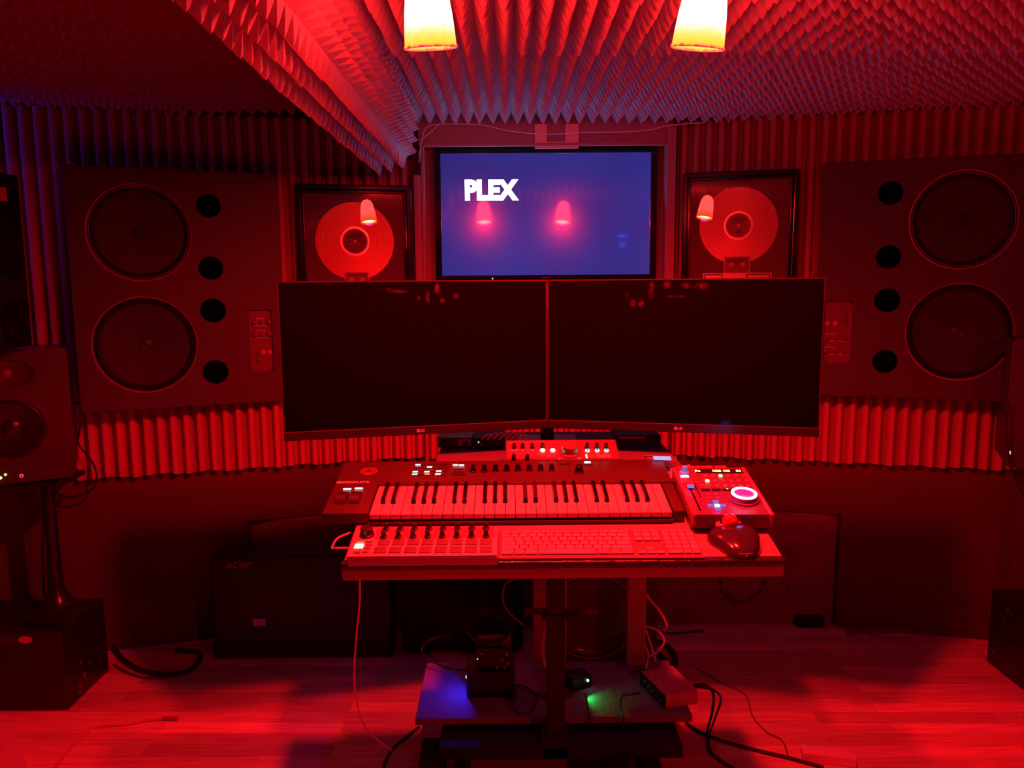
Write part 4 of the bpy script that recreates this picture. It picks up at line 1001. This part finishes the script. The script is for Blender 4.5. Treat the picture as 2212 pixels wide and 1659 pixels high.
# silver hard drive box
zt = .245
A_, B_, C_, D_ = [HZ(x, y, zt) for x, y in ((1385, 1450), (1453, 1438), (1508, 1492), (1439, 1503))]
hd = thing('drive_enclosure', 'flat grey metal drive box with black front on the low shelf', 'hard drive', (D_.x, D_.y, .2))
L_ = [(v.x-D_.x, v.y-D_.y) for v in (D_, C_, B_, A_)]
B().prism(L_, .002, zt-.2).done('case', M('drive_silver', (.6, .35, .38), .45, metal=.2, noise=.05), hd)
e1 = Vector((L_[3][0], L_[3][1], 0)); nrm = Vector((-e1.y, e1.x, 0)).normalized()
if nrm.x > 0: nrm = -nrm
B().prism([(0, 0), (L_[3][0], L_[3][1]), (L_[3][0]+nrm.x*.004, L_[3][1]+nrm.y*.004), (nrm.x*.004, nrm.y*.004)], .003, zt-.201).done('front_panel', black_gloss, hd)
b = B()
for k in range(5):
    f_ = .15+.16*k; c_ = e1*f_+nrm*.0045; b.box(c_.x-.003, c_.x+.003, c_.y-.001, c_.y+.001, .015+.003*k, .019+.003*k)
b.done('front_marks', line_white, hd)
# power adapter in the middle
p = HZ(1255, 1483, .2)
ad = thing('power_adapter', 'black power adapter with a glowing green light on the low shelf', 'power adapter', (p.x, p.y, .2), (0, 0, R(28)))
B().box(-.045, .03, -.02, .04, .001, .045, .008).done('case', black, ad, 40)
B().cyl(.0035, 0, .003, Matrix.Translation((.012, -.0205, .028)) @ XZ, 12).done('green_light', emis('green_star', (.3, 1, .6), 10), ad)
gp = HZ(1262, 1488, .225)
light('green_led_light', 'SPOT', (gp.x+.005, gp.y-.012, .222), (.01, 1, .08), .16, .003, (1, -.35, -.5), 130, .6)
b = B(); b.tube([(gp.x, gp.y-.03, .226), (gp.x+.001, gp.y-.05, .222), (gp.x+.002, 2.15, .206), (gp.x+.003, 2.145, .15)], .0028, 6)
tag(b.done('thin_cable', wire_black, None, 40), 'thin black cable dropping over the shelf edge below the green light', 'cable')
b = B(); b.tube([HZ(x, y, z) for x, y, z in ((1383, 1497, .222), (1365, 1500, .222), (1345, 1504, .215), (1340, 1525, .207), (1346, 1556, .206))] + [HY(1350, 1600, 2.14)], .0030, 6)
tag(b.done('thin_cable', wire_black, None, 40), 'black cable plugged into the front of the grey drive box', 'cable')
b = B(); b.tube([HZ(x, y, .207) for x, y in ((1113, 1480), (1135, 1483), (1160, 1500), (1190, 1512), (1215, 1490), (1225, 1470))], .003, 6)
b.tube([HZ(x, y, .207) for x, y in ((1100, 1508), (1115, 1535), (1132, 1543), (1150, 1530), (1170, 1490))], .0022, 6)
tag(b.done('thin_cable', wire_black, None, 40), 'black cable curving between the black power box and the column', 'cable')
b = B()
b.tube([HY(x, y, yy) for x, y, yy in ((1383, 1262, 2.5), (1400, 1290, 2.49), (1425, 1320, 2.48), (1440, 1350, 2.48), (1436, 1362, 2.5))], .0045, 8)
tag(b.done('white_cable', wire_white, None, 40), 'pale cable swinging out to the right of the wooden post', 'cable')
b = B()
b.tube([HY(x, y, yy) for x, y, yy in ((1384, 1333, 2.5), (1395, 1360, 2.48), (1408, 1400, 2.46), (1416, 1428, 2.44))], .0045, 8)
b.tube([HY(x, y, yy) for x, y, yy in ((1384, 1350, 2.5), (1390, 1385, 2.48), (1400, 1415, 2.46), (1395, 1445, 2.42))], .0045, 8)
b.tube([HY(x, y, yy) for x, y, yy in ((1386, 1350, 2.52), (1420, 1362, 2.5), (1435, 1385, 2.48), (1420, 1408, 2.46), (1398, 1420, 2.44))], .004, 8)
tag(b.done('white_cable', wire_white, None, 40), 'tangle of pale cables behind the grey drive box', 'cables')
b = B(); b.tube([HZ(x, y, .01) for x, y in ((1398, 1395), (1425, 1388), (1448, 1402), (1459, 1425), (1452, 1440), (1440, 1430), (1420, 1412), (1402, 1405))], .012, 8)
tag(b.done('black_cable', wire_black, None, 40), 'thick black cable coiled on the floor behind the drive box', 'cable')
b = B(); b.tube([HY(x, y, 2.35) for x, y in ((1150, 1248), (1100, 1255), (1086, 1285), (1096, 1318), (1130, 1350))], .003, 6)
tag(b.done('thin_cable', M('wire_plum', (.3, .12, .2), .5, noise=.1), None, 40), 'thin purple cable hanging under the tray left of the column', 'cable')
b = B(); b.tube([HY(x, y, yy) for x, y, yy in ((1182, 1350, 2.2), (1175, 1375, 2.2), (1172, 1405, 2.2), (1178, 1440, 2.22))], .004, 6)
tag(b.done('white_cable', wire_white, None, 40), 'pale cable hugging the left side of the column', 'cable')

# subwoofer under the desk
sb = thing('floor_speaker', 'floor speaker under the desk with a large bare cone', 'speaker', (.12, 2.62, 0))
HW = .41
sheet([rrect(0, HW, 0.0, .50, .02), circ(.178, .315, .150, 56)], 'baffle', M('sub_paint', (.04, .015, .015), .4, noise=.2), sb, Matrix.Translation((0, .0, 0)) @ XZ, .014, .002)
B().box(.002, HW-.002, .008, .33, .001, .498, .006).done('cabinet', M('sub_cab', (.06, .035, .035), .5, noise=.2), sb)
b = B(); b.lathe([(.150, .006), (.143, .009), (.136, .004), (.128, -.001), (.05, -.0075), (.048, -.004), (.03, .002), (0, .004)], XZ, 64)
b.done('cone', M('sub_cone', (.14, .05, .04), .17, noise=.2), sb, 35, (.178, .0, .315))
B().lathe([(.150, .008), (.158, .010), (.164, .008)], XZ, 64).done('rim', M('sub_rim', (.3, .1, .1), .35, noise=.1), sb, 40, (.178, .0, .315))

# ------------------------------------------------------------------ acer case leaning behind
ac = thing('flat_case', 'large flat black case with pale lettering on the floor left of the desk', 'case', (-1.19, 2.93, 0.0), (R(-3), 0, R(0)))
B().box(0, .72, 0, .12, .006, .437, .018, None, 3).done('shell', M('case_black', (.010, .006, .008), .55, noise=.3), ac, 50)
aa = HY(510, 1223, 2.93)
text('acer', 'logo_text', M('logo_dim', (.3, .16, .2), .5, noise=.1), ac, Matrix.Translation((aa.x+1.19, -.001, aa.z)) @ XZ, .05, .0006, .0003, 1.15, shear=.25)
aa = HY(559, 1346, 2.93)
B().box(aa.x+1.19-.025, aa.x+1.19+.025, -.002, 0, aa.z-.014, aa.z+.014).done('sticker', M('sticker_violet', (.45, .25, .9), .5, noise=.1), ac)
# dark lumps right of it under the desk
b2 = thing('equipment_bag', 'black soft bag in the shadow under the desk beside the flat case', 'bag', (-.44, 2.95, 0))
B().box(0, .50, 0, .22, .005, .40, .05, None, 4).done('body', M('bag_black', (.008, .005, .006), .8, noise=.3), b2, 60)
B().tube([(.12, .02, .40), (.16, 0, .45), (.30, 0, .45), (.34, .02, .40)], .008, 8).done('handle', black_matte, b2, 40)
# black cushion-like lump at right by the board
p = HZ(1742, 1345, .0)
lb_ = B().box(-.062, .062, -.02, .03, .0, .045, .018, None, 4).done('black_pouch', M('pouch', (.006, .004, .004), .8, noise=.2), None, 60, (p.x, p.y-.04, 0))
tag(lb_, 'small rounded black pouch on the floor before the rough fireplace board', 'pouch')
# floor plastic along right wall
b = B()
pts = [HZ(x, y, .008) for x, y in ((1832, 1368), (1870, 1362), (1920, 1356), (1970, 1358), (2010, 1364), (2060, 1362))]
b.tube(pts, .012, 7, 4)
b.tube([v+Vector((0, -.025, .0)) for v in pts[1:5]], .009, 6, 4)
tag(b.done('crumpled_plastic', M('plastic_film', (.2, .08, .15), .2, noise=.3), None, 30), 'strip of crumpled dark plastic lying along the right wall base', 'plastic')

# ------------------------------------------------------------------ near-field speakers, boxes they stand on
def near_speaker(side):
    if side == 'L':
        o_ = Vector((-1.70, 2.60, .83)); rz = R(26); lab = 'black near-field speaker on a stand at the left edge with tiny lights'
    else:
        o_ = Vector((1.955, 2.62, .835)); rz = R(-25); lab = 'black near-field speaker cut off at the right edge with an orange light'
    t = thing('studio_speaker', lab, 'speaker', o_, (0, 0, rz), 'near-field speakers on stands')
    W, H, D = .36, .455, .28
    mt_ = M('near_cab', (.055, .028, .034), .42, noise=.15)
    wz, wr = .185, .105
    tz = .375
    sheet([rrect(-W/2, W/2, 0, H, .022), circ(0, wz, wr, 48), circ(0, tz, .085, 40, .052)], 'front_baffle', mt_, t, Matrix.Translation((0, .010, 0)) @ XZ, .014, .004)
    B().box(-W/2+.002, W/2-.002, .020, D, .002, H-.002, .012).done('cabinet', mt_, t, 50)
    d = B().lathe([(wr-.001, .0), (wr*.97, .004), (wr*.9, .006), (wr*.84, .0), (wr*.3, -.0085), (wr*.25, -.004), (0, .003)], XZ, 56).done('woofer', M('near_cone', (.022, .01, .012), .3, noise=.2), t, 35, (0, .010, wz))
    B().lathe([(wr-.002, .008), (wr+.004, .013), (wr+.014, .012), (wr+.016, .009)], XZ, 56).done('rim', mt_, d, 40)
    b = B(); b.lathe([(.086, .006), (.07, -.002), (.04, -.007), (.016, -.008)], XZ @ Matrix.Diagonal((1, .62, 1, 1)), 48)
    b.done('waveguide', mt_, t, 60, (0, .010, tz))
    B().lathe([(.017, -.008), (.012, -.003), (0, .0)], XZ, 24).done('tweeter', M('tweeter', (.18, .06, .08), .3, noise=.1), t, 40, (0, .010, tz))
    if side == 'L':
        def lc(x, y):
            n_ = Vector((math.sin(rz), -math.cos(rz), 0)); p_ = hit(x, y, o_, n_)-o_; return p_.dot(Vector((math.cos(rz), math.sin(rz), 0))), p_.z
        for x, y, m_, r_ in ((12, 1025, emis('led_lime', (.4, 1, .1), 3), .004), (1, 1034, e_yellow, .005)):
            u, v = lc(x, y); B().cyl(r_, 0, .003, Matrix.Translation((u, -.001, max(v, .02))) @ XZ, 14).done('indicator', m_, t)
        u, v = lc(47, 1032); B().lathe([(.0035, 0), (.0062, 0), (.0062, .002), (.0035, .002), (.0035, 0)], Matrix.Translation((u, -.001, max(v, .02))) @ XZ, 20).done('indicator_ring', e_redled, t)
    else:
        B().box(-W/2+.006, -W/2+.016, -.004, 0, .042, .054, .001).done('indicator', e_orange, t)
    # stand on floor box
    s_ = thing('speaker_stand', 'black speaker stand with flared foot at the %s' % ('left, beside the wall' if side == 'L' else 'far right edge'), 'speaker stand', (o_.x+(.03 if side == 'L' else .07), 2.73, .30), (0, 0, 0), 'speaker stands')
    B().lathe([(0, 0), (.11, 0), (.11, .005), (.085, .014), (.05, .045), (.028, .09), (.022, .16), (.022, .50), (0, .50)], None, 32).done('pole', black_gloss if 0 else M('stand_black', (.015, .01, .01), .25, noise=.1), s_, 40)
    B().box(-.09, .09, -.09, .09, .50, .52, .004).done('top_plate', M('stand_black'), s_)
near_speaker('L'); near_speaker('R')
def floor_box(name, x0, x1, y0, y1, h, label):
    t = thing(name, label, 'equipment box', (x0, y0, 0)); W, D = x1-x0, y1-y0
    B().box(0, W, 0, D, .002, h, .004).done('case', M('box_black', (.016, .011, .012), .35, noise=.4, scale=8, bump=.15, bscale=15), t)
    return t, W, D
t, W, D = floor_box('equipment_box', -2.05, -1.572, 2.575, 2.86, .297, 'black equipment box on the floor at the left with a pinkish oval badge')
u = HY(55, 1382, 2.575)
B().cyl(.024, 0, .002, Matrix.Translation((u.x+2.05, 0, u.z)) @ XZ @ Matrix.Diagonal((1, .55, 1, 1)), 32).done('oval_badge', M('badge_rose', (.6, .25, .22), .5, noise=.1), t)
b = B()
for k in range(3): b.box(u.x+2.05-.12, u.x+2.05-.035, -.001, 0, u.z-.010+k*.009, u.z-.007+k*.009)
b.done('badge_lines', plate_dark, t)
b = B()
for k in range(9):
    y_ = random.uniform(.05, .25); z_ = random.uniform(.03, .15); b.prism([(0, 0), (random.uniform(.01, .03), .004), (.012, random.uniform(.006, .02))], 0, .0008, Matrix.Translation((W, y_, z_)) @ Matrix.Rotation(R(90), 4, 'Y'))
b.done('scuff_marks', M('scuff', (.3, .14, .17), .6, noise=.2), t)
t, W, D = floor_box('equipment_box', 1.89, 2.33, 2.50, 2.86, .30, 'scuffed black equipment box on the floor at the far right edge')
b = B()
for k in range(16):
    y_ = random.uniform(.05, .33); z_ = random.uniform(.04, .27); b.prism([(0, 0), (random.uniform(.004, .02), .002), (.006, random.uniform(.003, .012))], 0, .0008, Matrix.Translation((-.0009, y_, z_)) @ Matrix.Rotation(R(90), 4, 'Y'))
tag(b.done('scuff_marks', M('scuff'), t), kind='stuff')
# dark cabinet at the left edge
dc = thing('wall_cabinet', 'dark glossy cabinet hung on the wall at the left edge above the small speaker', 'cabinet', (-2.36, 2.45, 1.30))
B().box(0, .755, 0, .16, 0, .56, .004).done('body', M('cab_gloss', (.004, .003, .004), .06, noise=.1), dc)
sheet([rrect(0, .755, 0, .56, .004), rrect(.02, .735, .02, .54, .002)], 'door_frame', M('door_black', (.006, .004, .005), .2, noise=.1), dc, Matrix.Translation((0, -.003, 0)) @ XZ, .005)
a_ = HY(3, 420, 2.44)
B().box(a_.x+2.36-.02, a_.x+2.36+.014, -.008, -.006, a_.z-1.30-.02, a_.z-1.30+.022).done('pale_tag', M('tag_rose', (.5, .15, .12), .6, noise=.1), dc)
a_ = HY(27, 716, 2.44)
B().box(a_.x+2.36-.004, a_.x+2.36+.001, -.008, -.006, a_.z-1.30-.006, a_.z-1.30+.008).done('glint_catch', silver, dc)

# ------------------------------------------------------------------ cables and litter on the floor
b = B(); b.tube([HZ(x, y, .012) for x, y in ((240, 1390), (262, 1420), (300, 1445), (355, 1457), (405, 1450), (432, 1425), (425, 1408), (380, 1405))], .009, 8)
tag(b.done('floor_cable', wire_black, None, 40), 'thick black cable looping on the floor beside the left equipment box', 'cable')
b = B(); b.tube([HZ(x, y, .006) for x, y in ((246, 1435), (280, 1455), (320, 1464), (370, 1462), (400, 1455))], .004, 6)
tag(b.done('floor_cable', M('wire_brown', (.1, .04, .04), .5, noise=.1), None, 40), 'thinner dark cable following the loop beside the left box', 'cable')
fc = thing('floor_usb_cable', 'pinkish flat cable with a plug lying on the bare floor at left', 'cable')
B().tube([HZ(x, y, .005) for x, y in ((118, 1659), (150, 1620), (185, 1585), (210, 1570), (270, 1565), (320, 1556), (360, 1552))], .004, 6).done('cord', M('wire_red', (.45, .2, .22), .5, noise=.1), fc, 40)
B().tube([HZ(352, 1552, .007), HZ(384, 1552, .007)], .0065, 8, 0).done('plug', M('plug_dark', (.25, .1, .1), .5, noise=.1), fc, 40)
b = B(); b.tube([HZ(x, y, .006) for x, y in ((1482, 1562), (1510, 1580), (1560, 1600), (1640, 1622), (1700, 1636), (1780, 1658))], .0055, 8)
tag(b.done('floor_cable', wire_black, None, 40), 'black cable running over the floor from the shelf to bottom right', 'cable')
b = B(); b.tube([HZ(1500, 1480, .215), HY(1525, 1480, 2.28), HY(1541, 1500, 2.25), HY(1538, 1540, 2.2), HZ(1528, 1580, .02), HZ(1532, 1620, .007), HZ(1560, 1645, .007), HZ(1600, 1668, .007)], .0045, 8)
b.tube([HZ(1500, 1483, .212), HY(1540, 1490, 2.27), HY(1557, 1510, 2.24), HY(1545, 1550, 2.2), HZ(1532, 1590, .02), HZ(1538, 1625, .007), HZ(1575, 1655, .007)], .0035, 8)
tag(b.done('floor_cable', wire_black, None, 40), 'pair of black cables dropping from the drive box to the floor', 'cables')
b = B(); b.tube([HZ(x, y, .004) for x, y in ((1500, 1440), (1560, 1475), (1610, 1500), (1625, 1545), (1655, 1580), (1690, 1600), (1705, 1640))], .0022, 6)
tag(b.done('floor_cable', M('wire_faint', (.2, .07, .08), .5, noise=.1), None, 40), 'thin dark red cable wandering over the floor right of the shelf', 'cable')
b = B(); b.tube([HY(x, y, yy) for x, y, yy in ((1010, 1450, 2.38), (960, 1440, 2.42), (920, 1420, 2.46), (912, 1400, 2.5), (935, 1380, 2.5), (975, 1372, 2.5))], .0035, 6)
tag(b.done('thin_cable', wire_black, None, 40), 'black cable looping behind the left part of the low shelf', 'cable')
b = B(); b.tube([HZ(x, y, .005) for x, y in ((905, 1570), (880, 1590), (850, 1615), (835, 1640), (826, 1665))], .0045, 6)
tag(b.done('floor_cable', wire_black, None, 40), 'black cable on the floor meeting the plug of the hanging cable', 'cable')
b = B(); b.tube([HZ(x, y, .006) for x, y in ((1425, 1366), (1460, 1368), (1520, 1362))], .005, 6)
tag(b.done('floor_cable', wire_black, None, 40), 'short black cord on the dark floor right of the wooden post', 'cable')
b = B(); b.tube([HY(x, y, 3.19) for x, y in ((1554, 1245), (1560, 1275), (1580, 1295), (1610, 1298), (1640, 1280), (1655, 1250))], .003, 6)
tag(b.done('thin_cable', wire_black, None, 40), 'thin cable drooping in a curve across the rough fireplace board', 'cable')
# adapter block at the bottom right
p = HZ(1730, 1640, 0); q = HZ(1846, 1655, 0)
wb = thing('white_block', 'flat pale rectangular block on the floor at the bottom right', 'block', (p.x, p.y-.012, 0), (0, 0, math.atan2(q.y-p.y, q.x-p.x)))
B().box(0, (q-p).length, .0, .045, .001, .03, .002).done('body', M('block_pale', (.8, .5, .55), .5, noise=.05), wb)
# pale sheet at the bottom left
p = [HZ(0, 1530, .17), HZ(52, 1520, .17), HZ(62, 1700, .02), HZ(-60, 1700, .02)]
m_ = B(); 
V0 = [m_.b.verts.new(v) for v in ((-1.62, 2.34, .0), (-1.40, 2.10, .0), (-1.38, 1.92, .0), (-1.75, 1.9, .0), (-1.60, 2.33, .10), (-1.42, 2.12, .04), (-1.40, 1.94, .03), (-1.72, 1.92, .12))]
for f_ in ((0, 3, 2, 1), (4, 5, 6, 7), (0, 1, 5, 4), (1, 2, 6, 5), (2, 3, 7, 6), (3, 0, 4, 7)): m_.b.faces.new([V0[i] for i in f_])
tag(m_.done('paper_package', M('package', (.45, .22, .28), .5, noise=.1)), 'crumpled pale package on the floor at the bottom left corner', 'package')
# cables beside the left stand
b = B(); b.tube([HY(x, y, 2.93) for x, y in ((165, 920), (170, 960), (190, 985), (205, 1010), (208, 1040), (195, 1060), (150, 1075), (115, 1060))], .004, 6)
b.tube([HY(x, y, 2.93) for x, y in ((175, 910), (168, 950), (158, 990), (140, 1040), (110, 1080), (103, 1160), (105, 1270))], .0045, 6)
tag(b.done('speaker_cable', wire_black, None, 40), 'dark cables dangling behind the left near-field speaker', 'cables')
b = B(); b.tube([HY(x, y, 2.78) for x, y in ((120, 1050), (121, 1120), (122, 1210))], .0015, 6)
tg_ = thing('dangling_cable', 'very thin cord with a small pale plug hanging at the left', 'cable')
b.done('cord', wire_black, tg_, 40)
e_ = HY(121, 1228, 2.78); B().box(e_.x-.006, e_.x+.006, e_.y-.004, e_.y+.004, e_.z-.018, e_.z+.03, .002).done('plug', M('plug_pink', (.5, .2, .28), .5, noise=.1), tg_)
b = B(); b.tube([HY(x, y, 2.66) for x, y in ((2178, 870), (2175, 900), (2176, 960), (2182, 1000), (2195, 1040), (2212, 1070))], .004, 6)
tag(b.done('speaker_cable', wire_black, None, 40), 'dark cable hanging behind the right near-field speaker', 'cable')
# blue lamp behind the photographer (seen as a reflection in the television)
bl = thing('blue_spotlight', 'small blue lamp at the rear of the room', 'lamp', (1.15, -1.0, 2.09))
B().cyl(.05, 0, .10, None, 24).done('housing', black, bl, 40)
B().cyl(.045, -.004, 0, None, 24).done('lens', emis('blue_lens', (.03, .08, 1), 30), bl)

bs = thing('added_blue_bar', 'small blue light bar added unseen high on the left wall beyond the edge of the picture', 'lamp', (-2.2, 2.66, 1.98))  # fixture added as a body for the blue corner light, out of view
B().box(-.157, 0, -.03, .03, -.02, .02, .003).done('housing', black, bs)
B().box(0, .004, -.026, .026, -.014, .014).done('light_bar', emis('blue_bar', (.04, .06, 1), 12), bs)
